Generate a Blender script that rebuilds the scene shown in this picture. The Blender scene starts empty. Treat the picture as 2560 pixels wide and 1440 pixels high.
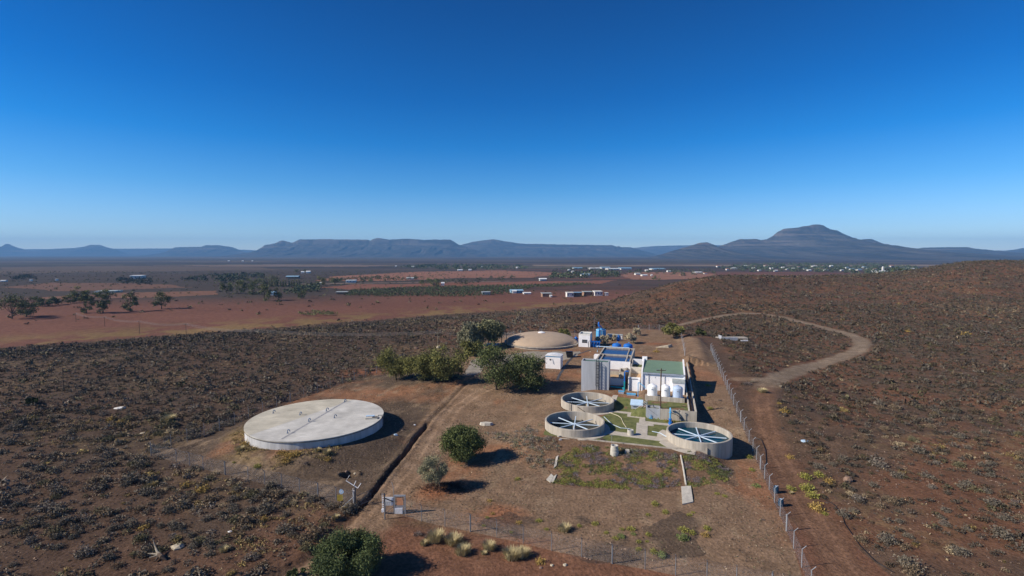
import bpy, math, random
import numpy as np
from mathutils import Vector, Matrix

# ------------------------------------------------------------------ camera, sky, sun, exposure
R = math.radians
F = 1270.0; HC = 34.0; PITCH = math.atan(86 / F)
sc = bpy.context.scene
cam_d = bpy.data.cameras.new('camera'); cam = bpy.data.objects.new('camera', cam_d)
sc.collection.objects.link(cam); sc.camera = cam
cam_d.sensor_width = 36; cam_d.lens = 36 * F / 2560
cam_d.clip_start = 1; cam_d.clip_end = 60000
cam.location = (0, 0, HC); cam.rotation_euler = (R(90) - PITCH, 0, 0)

SUN_EL = R(32.5); SHX, SHY = 0.975, 0.222
world = bpy.data.worlds.new('World'); sc.world = world; world.use_nodes = True
nt = world.node_tree; nt.nodes.clear()
sky = nt.nodes.new('ShaderNodeTexSky'); sky.sky_type = 'NISHITA'; sky.sun_disc = False
sky.sun_elevation = SUN_EL; sky.sun_rotation = math.atan2(-SHX, -SHY)
sky.altitude = 1200; sky.air_density = 1.0; sky.dust_density = 0.3; sky.ozone_density = 3.0
# the polarised, deep blue of a high dry sky: richer and darker towards the zenith
geo_ = nt.nodes.new('ShaderNodeTexCoord'); sep = nt.nodes.new('ShaderNodeSeparateXYZ')
nt.links.new(geo_.outputs['Generated'], sep.inputs[0])
ramp = nt.nodes.new('ShaderNodeValToRGB'); nt.links.new(sep.outputs['Z'], ramp.inputs[0])
cr = ramp.color_ramp
cr.elements[0].position = 0.0; cr.elements[0].color = (0.98, 1.08, 1.22, 1)
cr.elements[1].position = 1.0; cr.elements[1].color = (0.12, 0.26, 0.50, 1)
for p_, c_ in ((0.05, (0.62, 0.84, 1.10)), (0.12, (0.27, 0.68, 1.02)), (0.20, (0.04, 0.53, 0.98)), (0.28, (0.0, 0.42, 0.88)), (0.42, (0.0, 0.32, 0.72)), (0.6, (0.08, 0.28, 0.62))):
    e_ = cr.elements.new(p_); e_.color = (*c_, 1)
mul = nt.nodes.new('ShaderNodeMix'); mul.data_type = 'RGBA'; mul.blend_type = 'MULTIPLY'; mul.inputs[0].default_value = 1
nt.links.new(sky.outputs[0], mul.inputs[6]); nt.links.new(ramp.outputs[0], mul.inputs[7])
bg = nt.nodes.new('ShaderNodeBackground'); bg.inputs[1].default_value = 0.105
wo = nt.nodes.new('ShaderNodeOutputWorld')
nt.links.new(mul.outputs[2], bg.inputs[0]); nt.links.new(bg.outputs[0], wo.inputs[0])

sun_d = bpy.data.lights.new('sun', 'SUN'); sun_d.energy = 5.0; sun_d.angle = R(0.55); sun_d.color = (1.0, 0.90, 0.76)
sun = bpy.data.objects.new('sun', sun_d); sc.collection.objects.link(sun)
sdir = Vector((SHX * math.cos(SUN_EL), SHY * math.cos(SUN_EL), -math.sin(SUN_EL)))
sun.rotation_euler = sdir.to_track_quat('-Z', 'Y').to_euler(); sun.location = (-200, -60, 200)
sc.view_settings.view_transform = 'Standard'; sc.view_settings.look = 'None'
sc.view_settings.exposure = 0.35; sc.view_settings.gamma = 1
sc.cycles.volume_bounces = 0; sc.cycles.max_bounces = 5; sc.cycles.transparent_max_bounces = 24
sc.cycles.use_denoising = True

rng = np.random.default_rng(7); rnd = random.Random(7)
COL = sc.collection

# ------------------------------------------------------------------ numeric helpers
def sst(a, b, x):
    t = np.clip((np.asarray(x, float) - a) / (b - a), 0, 1); return t * t * (3 - 2 * t)
def _hash(i, j, s):
    n = (i.astype(np.int64) * 374761393 + j.astype(np.int64) * 668265263 + s * 1442695041) & 0x7fffffff
    n = ((n ^ (n >> 13)) * 1274126177) & 0x7fffffff
    n = ((n ^ (n >> 16)) * 2246822519) & 0x7fffffff
    return (n & 0xffff) / 65535.0
def vnoise(x, y, s=0):
    x = np.asarray(x, float); y = np.asarray(y, float)
    i = np.floor(x); j = np.floor(y); fx = x - i; fy = y - j
    fx = fx * fx * (3 - 2 * fx); fy = fy * fy * (3 - 2 * fy)
    a = _hash(i, j, s); b = _hash(i + 1, j, s); c = _hash(i, j + 1, s); d = _hash(i + 1, j + 1, s)
    return (a * (1 - fx) + b * fx) * (1 - fy) + (c * (1 - fx) + d * fx) * fy
def fbm(x, y, sc_, s=0, o=4, ax=1.0):
    v = 0; w = 0.5; t = 0
    for k in range(o):
        v = v + w * vnoise(x / sc_ / ax * 2 ** k + 17.3 * k, y / sc_ * 2 ** k - 9.1 * k, s + k); t += w; w *= .5
    return v / t
CA, SA = 0.957, 0.290
CA, SA = CA / math.hypot(CA, SA), SA / math.hypot(CA, SA)
RZ = -math.atan2(SA, CA)
def AC(x, y): return x * SA + y * CA, x * CA - y * SA          # along, across the plant
def W(c, a): return SA * a + CA * c, CA * a - SA * c
def segdist(X, Y, pts):
    """distance to a polyline and its parameter"""
    best = np.full(np.shape(X), 1e9); par = np.zeros(np.shape(X)); L = 0
    for (x0, y0), (x1, y1) in zip(pts[:-1], pts[1:]):
        dx, dy = x1 - x0, y1 - y0; l2 = dx * dx + dy * dy + 1e-9
        t = np.clip(((X - x0) * dx + (Y - y0) * dy) / l2, 0, 1)
        d = np.hypot(X - x0 - t * dx, Y - y0 - t * dy)
        m = d < best; best = np.where(m, d, best); par = np.where(m, L + t * math.sqrt(l2), par); L += math.sqrt(l2)
    return best, par
def inpoly(X, Y, pts):
    r = np.zeros(np.shape(X), bool); n = len(pts)
    for i in range(n):
        x0, y0 = pts[i]; x1, y1 = pts[(i + 1) % n]
        if y0 == y1: continue
        m = ((Y < y0) != (Y < y1)) & (X < (x1 - x0) * (Y - y0) / (y1 - y0) + x0); r ^= m
    return r
def ray(px, py):
    x = px - 1280; u = 720 - py
    return x, F * math.cos(PITCH) + u * math.sin(PITCH), -F * math.sin(PITCH) + u * math.cos(PITCH)
def Gz(px, py, z=0.0):
    r = ray(px, py); t = (z - HC) / r[2]; return r[0] * t, r[1] * t
def atY(px, py, Y):
    r = ray(px, py); t = Y / r[1]; return r[0] * t, HC + r[2] * t
def project(x, y, z):
    dz = z - HC; d = y * math.cos(PITCH) - dz * math.sin(PITCH); u = y * math.sin(PITCH) + dz * math.cos(PITCH)
    return 1280 + F * x / d, 720 - F * u / d

# ------------------------------------------------------------------ the lie of the land
TRENCH = [Gz(*p) for p in ((1165, 975), (1125, 1005), (1083, 1040), (1072, 1054), (1062, 1070), (1040, 1094), (1015, 1130), (985, 1165), (958, 1200), (925, 1243), (903, 1264))]
GULLY = [Gz(*p) for p in ((903, 1264), (880, 1287), (845, 1325), (795, 1372), (742, 1410), (690, 1440), (640, 1480))]
PIT = Gz(871, 1189)
LT = (-36.9, 94.2)                                   # covered reservoir
def base_h(X, Y):
    X = np.asarray(X, float); Y = np.asarray(Y, float)
    s = (X + 250) * .559 - (Y - 246) * .829 + 10 * (fbm(X, Y, 60, 3) - .5)
    plain = -12 - 10 * sst(500, 2200, Y) + 1.2 * (fbm(X, Y, 90, 5) - .5)
    b = sst(0, 130, s)
    rx = np.interp(X / np.maximum(Y, 200) * 500, [70.0, 98.4, 126.0, 165.4, 204.7, 244.1, 263.8, 303.1, 334.6, 362.2, 378.0, 401.6, 421.3, 440.9, 460.6, 480.3, 503.9, 800, 1200], [0.0, 9.0, 18.0, 24.5, 24.5, 19.5, 16.01, 12.97, 12.31, 11.81, 12.71, 15.81, 19.02, 21.88, 23.37, 23.81, 23.96, 22.96, 19.96])
    ridge = rx * sst(230, 470, Y) + 3.0 * (fbm(X, Y, 70, 11) - .5) * sst(160, 320, Y)
    a, c = AC(X, Y)
    out = sst(12, 45, c) + sst(-75, -110, c) + sst(58, 40, a)
    roll = 1.6 * (fbm(X, Y, 35, 21) - .5) * np.clip(out, 0, 1)
    hill = ridge + roll + sst(40, 200, c) * 2.5 * sst(60, 160, Y)
    fall = sst(515, 760, Y + 30 * (fbm(X, Y, 80, 9) - .5))
    return plain * (1 - b) + (hill * (1 - fall) + plain * fall) * b
def site_h(X, Y, z):
    a, c = AC(X, Y)
    yard = 2.0 * sst(96, 124, a) * sst(-76, -50, c) * sst(205, 180, a) + 1.0 * sst(140, 162, a) * sst(-64, -50, c) * sst(200, 184, a)
    yard = yard * np.where(a < 148, sst(7.2, 5.6, c), sst(16, 5, c))
    lawn = 1.6 * sst(74.5, 86.0, a) * sst(-31, -21.5, c) * np.where(a < 98, sst(11.0, 5.6, c), sst(6.2, 5.6, c)) * (a < 160)
    up = 3.2 * sst(101.9, 102.15, a) * sst(-8.5, -4.0, c) * sst(6.0, 5.5, c) * sst(150, 146, a)
    ramp = 2.4 * sst(103, 113, a) * sst(-26, -14, c) * sst(6.0, 5.5, c) * (a < 160)
    m = np.maximum(np.maximum(np.where(a < 205, yard, 0), lawn), np.maximum(up, np.where(a < 150, ramp, yard)))
    z = z + m
    z = z + (1.25 * sst(96, 103, a) + 1.5 * sst(102, 115, a) + .4 * sst(118, 145, a)) * sst(230, 190, a) * sst(48, 19, c) * np.where(a < 150, sst(6.0, 6.3, c), sst(4, 12, c))
    for tc, ta, tr_ in ((-15.5, 106.7, 5.62), (-15.75, 92.2, 5.52), (6.05, 92.25, 5.42)): z = z - 2.6 * sst(tr_ - .04, tr_ - .24, np.hypot(c - tc, a - ta))
    d = np.hypot(X - LT[0], Y - LT[1])               # mound of the covered reservoir
    ang = np.arctan2(Y - LT[1], X - LT[0])
    z = z + 1.3 * sst(20, 12.6, d) * (0.55 + 0.45 * np.clip(-np.sin(ang - .35), -1, 1)) + .25 * sst(20, 12.6, d)
    # the lawn, the yards and the wheel-smooth dirt carry no relief; everything else is a little uneven
    flat = ((a > 86) & (a < 103) & (c > -21) & (c < 6.5)) | ((a > 101) & (a < 150) & (c > -19) & (c < 6.5))
    z = z + np.where(flat, 0, .10 * (fbm(X, Y, 1.6, 31) - .5) + .28 * (fbm(X, Y, 9, 33) - .5))
    return z
def carve(X, Y, z):
    dt, pt = segdist(X, Y, TRENCH)
    wv = .36 + .22 * (vnoise(pt / 1.1, pt * 0, 4) - .5)
    nz = fbm(X, Y, .7, 44) - .5
    z = z - .75 * sst(wv + .22, wv - .18, dt + .22 * nz) * np.clip(.5 + .9 * vnoise(pt / 6, pt * 0 + 3, 6) - 1.1 * sst(32, 20, pt), .05, 1)
    z = z + .10 * np.exp(-((dt - 1.0) / .4) ** 2)
    dg, pg = segdist(X, Y, GULLY)
    z = z - .55 * sst(1.5, .1, dg + 1.0 * (fbm(X, Y, .9, 45) - .5)) * (1.0 - .5 * vnoise(pg / 3, pg * 0, 8))
    dp = np.hypot((X - PIT[0]) / 1.15, (Y - PIT[1]) / .95)
    z = z - 1.3 * sst(1.15, .75, dp + .25 * nz) + .3 * np.exp(-((dp - 1.45) / .3) ** 2) * (Y > PIT[1] - .3)
    m1 = Gz(1105, 1222); z = z + .55 * np.exp(-(((X - m1[0]) / 2.4) ** 2 + ((Y - m1[1]) / 1.4) ** 2))
    return z
def hgt(X, Y):
    return carve(X, Y, site_h(X, Y, base_h(X, Y)))
def hh(x, y): return float(hgt(np.array([x]), np.array([y]))[0])
_T = np.geomspace(30, 9000, 900)
def G(px, py, up=0.0):
    """where the view through a photo pixel meets the land (or a level 'up' above it)"""
    r = ray(px, py); l = math.hypot(r[0], r[1]); X = _T * r[0] / l; Y = _T * r[1] / l; Z = HC + _T * r[2] / l
    D = Z - hgt(X, Y) - up; k = int(np.argmax(D < 0))
    if D[k] >= 0: return Gz(px, py, -20)
    if k == 0: t = _T[0]
    else: t = _T[k - 1] + (_T[k] - _T[k - 1]) * D[k - 1] / (D[k - 1] - D[k])
    return t * r[0] / l, t * r[1] / l
def P3(px, py, dz=0.0):
    x, y = G(px, py); return x, y, hh(x, y) + dz

# ------------------------------------------------------------------ materials
MATS = {}
def nmat(name):
    m = bpy.data.materials.new(name); m.use_nodes = True; n = m.node_tree; b = n.nodes['Principled BSDF']
    return m, n, b
def mat(name, col, rough=.85, var=.18, scale=1.5, bump=.0, metal=0.0, tint=None, spec=.25, streak=False):
    if name in MATS: return MATS[name]
    m, n, b = nmat(name); b.inputs['Roughness'].default_value = rough; b.inputs['Metallic'].default_value = metal
    b.inputs['Specular IOR Level'].default_value = spec
    tc = n.nodes.new('ShaderNodeTexCoord'); nz = n.nodes.new('ShaderNodeTexNoise'); nz.inputs['Scale'].default_value = scale
    nz.inputs['Detail'].default_value = 6; nz.inputs['Roughness'].default_value = .65
    if streak:
        mp = n.nodes.new('ShaderNodeMapping'); mp.inputs['Scale'].default_value = (1, 1, .12)
        n.links.new(tc.outputs['Object'], mp.inputs[0]); n.links.new(mp.outputs[0], nz.inputs['Vector'])
    else: n.links.new(tc.outputs['Object'], nz.inputs['Vector'])
    rp = n.nodes.new('ShaderNodeValToRGB'); n.links.new(nz.outputs['Fac'], rp.inputs[0])
    lo = tuple(c * (1 - var * 1.6) for c in col); hi = tuple(min(1, c * (1 + var)) for c in col)
    if tint: lo = tint
    rp.color_ramp.elements[0].position = .3; rp.color_ramp.elements[1].position = .68
    rp.color_ramp.elements[0].color = (*lo, 1); rp.color_ramp.elements[1].color = (*hi, 1)
    n.links.new(rp.outputs[0], b.inputs['Base Color'])
    if bump:
        bp = n.nodes.new('ShaderNodeBump'); bp.inputs['Strength'].default_value = bump; bp.inputs['Distance'].default_value = .1
        n.links.new(nz.outputs['Fac'], bp.inputs['Height']); n.links.new(bp.outputs[0], b.inputs['Normal'])
    MATS[name] = m; return m
def leafmat(name, col, var=.35, scale=.8):
    if name in MATS: return MATS[name]
    m, n, b = nmat(name); b.inputs['Roughness'].default_value = .75; b.inputs['Specular IOR Level'].default_value = .15
    at = n.nodes.new('ShaderNodeAttribute'); at.attribute_name = 'tone'
    mx = n.nodes.new('ShaderNodeMix'); mx.data_type = 'RGBA'
    mx.inputs[6].default_value = (*[c * (1 - var) for c in col], 1)
    mx.inputs[7].default_value = (min(1, col[0] * (1 + var * 1.25)), min(1, col[1] * (1 + var)), col[2] * (1 + var * .5), 1)
    n.links.new(at.outputs['Fac'], mx.inputs[0]); n.links.new(mx.outputs[2], b.inputs['Base Color'])
    MATS[name] = m; return m
def attrmat(name, detail=True):
    m, n, b = nmat(name); b.inputs['Roughness'].default_value = .95; b.inputs['Specular IOR Level'].default_value = .08
    at = n.nodes.new('ShaderNodeAttribute'); at.attribute_name = 'Col'
    if not detail:
        n.links.new(at.outputs['Color'], b.inputs['Base Color']); return m
    g = n.nodes.new('ShaderNodeNewGeometry')
    def nz(s, d=5, r=.6):
        k = n.nodes.new('ShaderNodeTexNoise'); k.inputs['Scale'].default_value = s; k.inputs['Detail'].default_value = d
        k.inputs['Roughness'].default_value = r; n.links.new(g.outputs['Position'], k.inputs['Vector']); return k
    a = nz(2.6); c = nz(.35, 6)
    def ramp(src, p0, v0, p1, v1):
        q = n.nodes.new('ShaderNodeMapRange'); q.inputs[1].default_value = p0; q.inputs[2].default_value = p1
        q.inputs[3].default_value = v0; q.inputs[4].default_value = v1; n.links.new(src, q.inputs[0]); return q
    ra = ramp(a.outputs['Fac'], .35, .68, .68, 1.28); rc = ramp(c.outputs['Fac'], .35, .8, .68, 1.2)
    mm = n.nodes.new('ShaderNodeMath'); mm.operation = 'MULTIPLY'
    n.links.new(ra.outputs[0], mm.inputs[0]); n.links.new(rc.outputs[0], mm.inputs[1])
    vm = n.nodes.new('ShaderNodeVectorMath'); vm.operation = 'SCALE'
    n.links.new(at.outputs['Color'], vm.inputs[0]); n.links.new(mm.outputs[0], vm.inputs['Scale'])
    # scattered pale stones
    vo = n.nodes.new('ShaderNodeTexVoronoi'); vo.inputs['Scale'].default_value = 1.7; n.links.new(g.outputs['Position'], vo.inputs['Vector'])
    rs = ramp(vo.outputs['Distance'], .10, 1, .15, 0)
    sp = n.nodes.new('ShaderNodeMath'); sp.operation = 'MULTIPLY'; rs2 = ramp(c.outputs['Fac'], .5, 0, .62, .7)
    n.links.new(rs.outputs[0], sp.inputs[0]); n.links.new(rs2.outputs[0], sp.inputs[1])
    mx = n.nodes.new('ShaderNodeMix'); mx.data_type = 'RGBA'; n.links.new(sp.outputs[0], mx.inputs[0])
    n.links.new(vm.outputs[0], mx.inputs[6]); mx.inputs[7].default_value = (.30, .20, .14, 1)
    n.links.new(mx.outputs[2], b.inputs['Base Color'])
    bp = n.nodes.new('ShaderNodeBump'); bp.inputs['Strength'].default_value = .9; bp.inputs['Distance'].default_value = .16
    n.links.new(a.outputs['Fac'], bp.inputs['Height']); n.links.new(bp.outputs[0], b.inputs['Normal'])
    return m
def watermat(name, col, rough=.06):
    m, n, b = nmat(name); b.inputs['Base Color'].default_value = (*col, 1); b.inputs['Roughness'].default_value = rough
    b.inputs['Specular IOR Level'].default_value = .12
    g = n.nodes.new('ShaderNodeNewGeometry'); k = n.nodes.new('ShaderNodeTexNoise'); k.inputs['Scale'].default_value = 3
    n.links.new(g.outputs['Position'], k.inputs['Vector']); bp = n.nodes.new('ShaderNodeBump'); bp.inputs['Strength'].default_value = .05
    n.links.new(k.outputs['Fac'], bp.inputs['Height']); n.links.new(bp.outputs[0], b.inputs['Normal']); return m
def meshmat(wd=.06):
    """chain-link wire: a diagonal lattice of thin wires, open between them"""
    m = bpy.data.materials.new('chain link wire'); m.use_nodes = True; n = m.node_tree; n.nodes.clear()
    out = n.nodes.new('ShaderNodeOutputMaterial'); mix = n.nodes.new('ShaderNodeMixShader'); tr = n.nodes.new('ShaderNodeBsdfTransparent')
    pb = n.nodes.new('ShaderNodeBsdfPrincipled'); pb.inputs['Base Color'].default_value = (.30, .32, .37, 1); pb.inputs['Roughness'].default_value = .5
    uv = n.nodes.new('ShaderNodeUVMap'); sp = n.nodes.new('ShaderNodeSeparateXYZ'); n.links.new(uv.outputs[0], sp.inputs[0])
    vals = []
    for op in ('ADD', 'SUBTRACT'):
        a = n.nodes.new('ShaderNodeMath'); a.operation = op; n.links.new(sp.outputs[0], a.inputs[0]); n.links.new(sp.outputs[1], a.inputs[1])
        s = n.nodes.new('ShaderNodeMath'); s.operation = 'MULTIPLY'; s.inputs[1].default_value = 12; n.links.new(a.outputs[0], s.inputs[0])
        f = n.nodes.new('ShaderNodeMath'); f.operation = 'FRACT'; n.links.new(s.outputs[0], f.inputs[0])
        l = n.nodes.new('ShaderNodeMath'); l.operation = 'LESS_THAN'; l.inputs[1].default_value = wd; n.links.new(f.outputs[0], l.inputs[0]); vals.append(l)
    mx = n.nodes.new('ShaderNodeMath'); mx.operation = 'MAXIMUM'
    n.links.new(vals[0].outputs[0], mx.inputs[0]); n.links.new(vals[1].outputs[0], mx.inputs[1])
    n.links.new(mx.outputs[0], mix.inputs[0]); n.links.new(tr.outputs[0], mix.inputs[1]); n.links.new(pb.outputs[0], mix.inputs[2])
    n.links.new(mix.outputs[0], out.inputs[0]); return m

M = dict(
    concrete=mat('weathered concrete', (.41, .37, .315), .9, .22, 1.2, .15, streak=True),
    pale=mat('pale concrete', (.50, .47, .41), .9, .14, 1.4, .1),
    slab=mat('reservoir roof concrete', (.54, .53, .49), .85, .10, .35, .05),
    slabwall=mat('reservoir wall concrete', (.50, .50, .50), .9, .18, 1.0, .1, streak=True),
    joint=mat('bitumen joint', (.30, .30, .31), .8), rimdark=mat('stained rim', (.19, .17, .15), .9),
    block=mat('grey cast concrete', (.36, .38, .42), .9, .13, .9, .1, streak=True),
    tan=mat('tan gravel dome', (.40, .31, .23), .95, .07, .6, .2),
    white=mat('white painted plaster', (.80, .80, .82), .8, .06, .8),
    plastic=mat('white plastic', (.82, .83, .85), .45, .04, 1), plasticb=mat('bluish grey plastic', (.42, .52, .68), .5, .05, 1),
    green=mat('green roof sheet', (.185, .275, .190), .55, .06, .7), greend=mat('dark green lid', (.04, .12, .09), .6),
    fascia=mat('grey gutter board', (.30, .34, .42), .7), dark=mat('dark opening', (.02, .02, .025), .8),
    dblue=mat('faded dark blue plastic', (.012, .05, .10), .5), blue=mat('blue paint', (.015, .14, .50), .45, .12), cyan=mat('light blue paint', (.10, .38, .66), .45, .12),
    pblue=mat('pale blue steel', (.46, .62, .78), .5, .08), teal=mat('teal pipe paint', (.01, .28, .33), .5),
    steel=mat('galvanised steel', (.36, .38, .41), .5, .1, 3, metal=.3), gsteel=mat('dull grey steel', (.17, .18, .20), .6, .15, 3), dsteel=mat('dark steel', (.06, .065, .08), .6),
    bar=mat('painted channel beam', (.52, .64, .76), .5, .06), wood=mat('pole wood', (.10, .065, .045), .9, .2, 3),
    pwood=mat('pale pole wood', (.26, .22, .16), .9, .2, 3), sand=mat('filter sand', (.48, .33, .20), .95, .12, 1.2, .2),
    brownwater=watermat('brown water', (.15, .09, .07), .12), bluewater=watermat('settling water', (.030, .050, .130), .12),
    deepwater=watermat('clear water', (.002, .045, .075), .03), murk=watermat('dark sludge water', (.012, .022, .024), .1),
    lawn=mat('mown lawn', (.140, .145, .055), .95, .25, .9, .5, tint=(.070, .086, .027)), paving=mat('path concrete', (.46, .42, .36), .9, .14, 1.1, .1),
    bark=mat('bark', (.11, .08, .06), .95, .25, 4), rock=mat('brown rock', (.24, .16, .12), .95, .25, 2, .5), rockp=mat('pale rock', (.46, .40, .30), .95, .18, 2, .4),
    roofw=mat('whitish iron roof', (.70, .72, .74), .6), roofb=mat('blue iron roof', (.22, .36, .48), .6), roofr=mat('rusty roof', (.30, .14, .09), .8),
    roofg=mat('grey iron roof', (.38, .42, .42), .6), wallw=mat('whitewash', (.72, .70, .66), .85), wallb=mat('brown brick wall', (.30, .19, .13), .9),
    orange=mat('orange board', (.62, .30, .16), .7), yellow=mat('yellow board', (.42, .30, .05), .7), signw=mat('white board', (.78, .80, .84), .6),
    tyre=mat('rubber', (.02, .02, .02), .8), cable=mat('cable', (.20, .20, .21), .6), black=mat('black plastic pipe', (.015, .015, .018), .5),
    hose=mat('cream hose', (.62, .56, .42), .7), bone=mat('bleached wood', (.36, .31, .24), .9), wire=meshmat(), fwire=meshmat(.034))

# ------------------------------------------------------------------ mesh building
def prop(o, label=None, cat=None, group=None, kind=None):
    for k, v in (('label', label), ('category', cat), ('group', group), ('kind', kind)):
        if v: o[k] = v
    return o
def empty(name, loc, label, cat, group=None, rz=0.0):
    o = bpy.data.objects.new(name, None); o.empty_display_size = .3; COL.objects.link(o); o.location = loc; o.rotation_euler = (0, 0, rz)
    return prop(o, label, cat, group)
def site(name, c, a, z, label, cat, group=None, rz=0.0):
    x, y = W(c, a); return empty(name, (x, y, z), label, cat, group, RZ + rz)
class MB:
    def __init__(s): s.v = []; s.f = []
    def quad(s, a, b, c, d): n = len(s.v); s.v += [a, b, c, d]; s.f.append((n, n + 1, n + 2, n + 3)); return s
    def box(s, x0, y0, z0, x1, y1, z1):
        n = len(s.v); s.v += [(x0, y0, z0), (x1, y0, z0), (x1, y1, z0), (x0, y1, z0), (x0, y0, z1), (x1, y0, z1), (x1, y1, z1), (x0, y1, z1)]
        s.f += [tuple(n + i for i in q) for q in ((0, 3, 2, 1), (4, 5, 6, 7), (0, 1, 5, 4), (1, 2, 6, 5), (2, 3, 7, 6), (3, 0, 4, 7))]; return s
    def hexa(s, low, top):
        n = len(s.v); k = len(low); s.v += list(low) + list(top)
        s.f.append(tuple(n + i for i in reversed(range(k)))); s.f.append(tuple(n + k + i for i in range(k)))
        for i in range(k): j = (i + 1) % k; s.f.append((n + i, n + j, n + k + j, n + k + i))
        return s
    def lathe(s, prof, x=0, y=0, n=32, closed=False):
        """prof: (radius, z) outline; closed joins last to first (a ring wall)"""
        b = len(s.v); k = len(prof)
        for i in range(n):
            t = 2 * math.pi * i / n
            for r, z in prof: s.v.append((x + r * math.cos(t), y + r * math.sin(t), z))
        for i in range(n):
            j = (i + 1) % n
            for q in range(k if closed else k - 1):
                w = (q + 1) % k; s.f.append((b + i * k + q, b + j * k + q, b + j * k + w, b + i * k + w))
        if not closed:
            if prof[0][0] > 1e-4: s.f.append(tuple(b + i * k for i in reversed(range(n))))
            if prof[-1][0] > 1e-4: s.f.append(tuple(b + i * k + k - 1 for i in range(n)))
        return s
    def tube(s, pts, r, n=6):
        pts = [Vector(p) for p in pts]; b = len(s.v); m = len(pts); rr = r if isinstance(r, (list, tuple)) else [r] * m
        for i, p in enumerate(pts):
            d = (pts[min(i + 1, m - 1)] - pts[max(i - 1, 0)]).normalized()
            u = d.cross(Vector((0, 0, 1)) if abs(d.z) < .9 else Vector((1, 0, 0))).normalized(); w = d.cross(u)
            for k in range(n):
                t = 2 * math.pi * k / n; s.v.append(tuple(p + (u * math.cos(t) + w * math.sin(t)) * rr[i]))
        for i in range(m - 1):
            for k in range(n):
                j = (k + 1) % n; s.f.append((b + i * n + k, b + i * n + j, b + (i + 1) * n + j, b + (i + 1) * n + k))
        s.f.append(tuple(b + k for k in reversed(range(n)))); s.f.append(tuple(b + (m - 1) * n + k for k in range(n)))
        return s
    def build(s, name, m, parent=None, loc=None, rz=0.0, smooth=False):
        me = bpy.data.meshes.new(name); me.from_pydata(s.v, [], s.f); me.update()
        if smooth: me.polygons.foreach_set('use_smooth', [True] * len(me.polygons))
        me.materials.append(M[m] if isinstance(m, str) else m)
        o = bpy.data.objects.new(name, me); COL.objects.link(o)
        if parent: o.parent = parent
        if loc: o.location = loc; o.rotation_euler = (0, 0, rz)
        return o
def npmesh(name, V, Fq, m, col=None, tone=None, smooth=False, mats=None):
    """mesh from numpy arrays; Fq is (n,3) or (n,4)"""
    me = bpy.data.meshes.new(name); k = Fq.shape[1]; n = len(Fq)
    me.vertices.add(len(V)); me.vertices.foreach_set('co', np.ascontiguousarray(V, np.float32).ravel())
    me.loops.add(n * k); me.loops.foreach_set('vertex_index', np.ascontiguousarray(Fq, np.int32).ravel())
    me.polygons.add(n); me.polygons.foreach_set('loop_start', np.arange(0, n * k, k, dtype=np.int32))
    if smooth: me.polygons.foreach_set('use_smooth', np.ones(n, bool))
    me.update(calc_edges=True); me.validate()
    if col is not None:
        a = me.color_attributes.new('Col', 'FLOAT_COLOR', 'POINT'); c4 = np.ones((len(V), 4), np.float32); c4[:, :3] = col; a.data.foreach_set('color', c4.ravel())
    if tone is not None:
        a = me.attributes.new('tone', 'FLOAT', 'POINT'); a.data.foreach_set('value', np.ascontiguousarray(tone, np.float32))
    me.materials.append(M[m] if isinstance(m, str) else m); return me
def link(name, me, loc=(0, 0, 0), parent=None, rz=0.0, s=1.0):
    o = bpy.data.objects.new(name, me); COL.objects.link(o); o.location = loc; o.rotation_euler = (0, 0, rz)
    if s != 1.0: o.scale = (s, s, s) if not isinstance(s, tuple) else s
    if parent: o.parent = parent
    return o

# ------------------------------------------------------------------ zones of ground
def pz(*pts): return [Gz(*p) for p in pts]
FENCE_FRONT_L = [G(*p) for p in ((378, 1140), (441, 1155), (474, 1164), (508, 1173.6), (563, 1187), (620.6, 1201), (662, 1211.6), (704, 1220), (749, 1233), (795, 1244.5), (840.6, 1255.8), (885.5, 1268))]
FENCE_FRONT_R = [Gz(*p) for p in ((962, 1298), (1010, 1289), (1054, 1303), (1112.5, 1316), (1176, 1329), (1242, 1344), (1308, 1359), (1379, 1375), (1454, 1391.5), (1530.6, 1407), (1612.5, 1422), (1689, 1437), (1767, 1452), (1841, 1466), (1930, 1482), (2022, 1497))]
FENCE_BACK_L = [G(*p) for p in ((378, 1140), (428, 1121), (468, 1106), (511, 1092), (549, 1077), (587, 1062), (622, 1047), (657, 1032), (692, 1019), (726, 1006), (760, 994), (794, 982), (826, 971), (857, 960), (886, 950), (914, 942), (942, 934))]
fr0, fr1 = Gz(2013, 1440), G(1775, 872)
_c = [G(2055 - 280 * k / 60, 1541 - 669 * k / 60) for k in range(61)]; FENCE_RIGHT = [_c[0]]; _a = 0.0
for _p, _q in zip(_c[:-1], _c[1:]):
    _d = math.dist(_p, _q); _s = 0.0
    while _a + _d - _s >= 3.8: _s += 3.8 - _a; _a = 0.0; FENCE_RIGHT.append((_p[0] + (_q[0] - _p[0]) * _s / _d, _p[1] + (_q[1] - _p[1]) * _s / _d))
    _a += _d - _s
ENCL = [FENCE_BACK_L[0]] + FENCE_FRONT_L[1:] + FENCE_FRONT_R + FENCE_RIGHT[3:] + [G(1700, 826), G(1600, 822), G(1540, 822), G(1450, 832), G(1250, 838), G(1180, 872), G(1060, 900)] + FENCE_BACK_L[::-1][:-1]
ROAD1 = [G(*p) for p in ((1235, 965), (1190, 985), (1140, 1020), (1105, 1070), (1080, 1120), (1040, 1180), (985, 1240), (940, 1290), (880, 1345), (810, 1405), (740, 1465), (650, 1530))]
TRACK = [G(*p) for p in ((1700, 812), (1760, 798), (1810, 789), (1855, 783), (1900, 784), (1960, 794), (2040, 814), (2110, 832), (2148, 846), (2158, 862), (2140, 880), (2080, 900), (2010, 920), (1950, 940), (1915, 965), (1905, 1000), (1912, 1050), (1930, 1100), (1962, 1165), (2005, 1250), (2060, 1340), (2120, 1440), (2200, 1540))]
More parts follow.
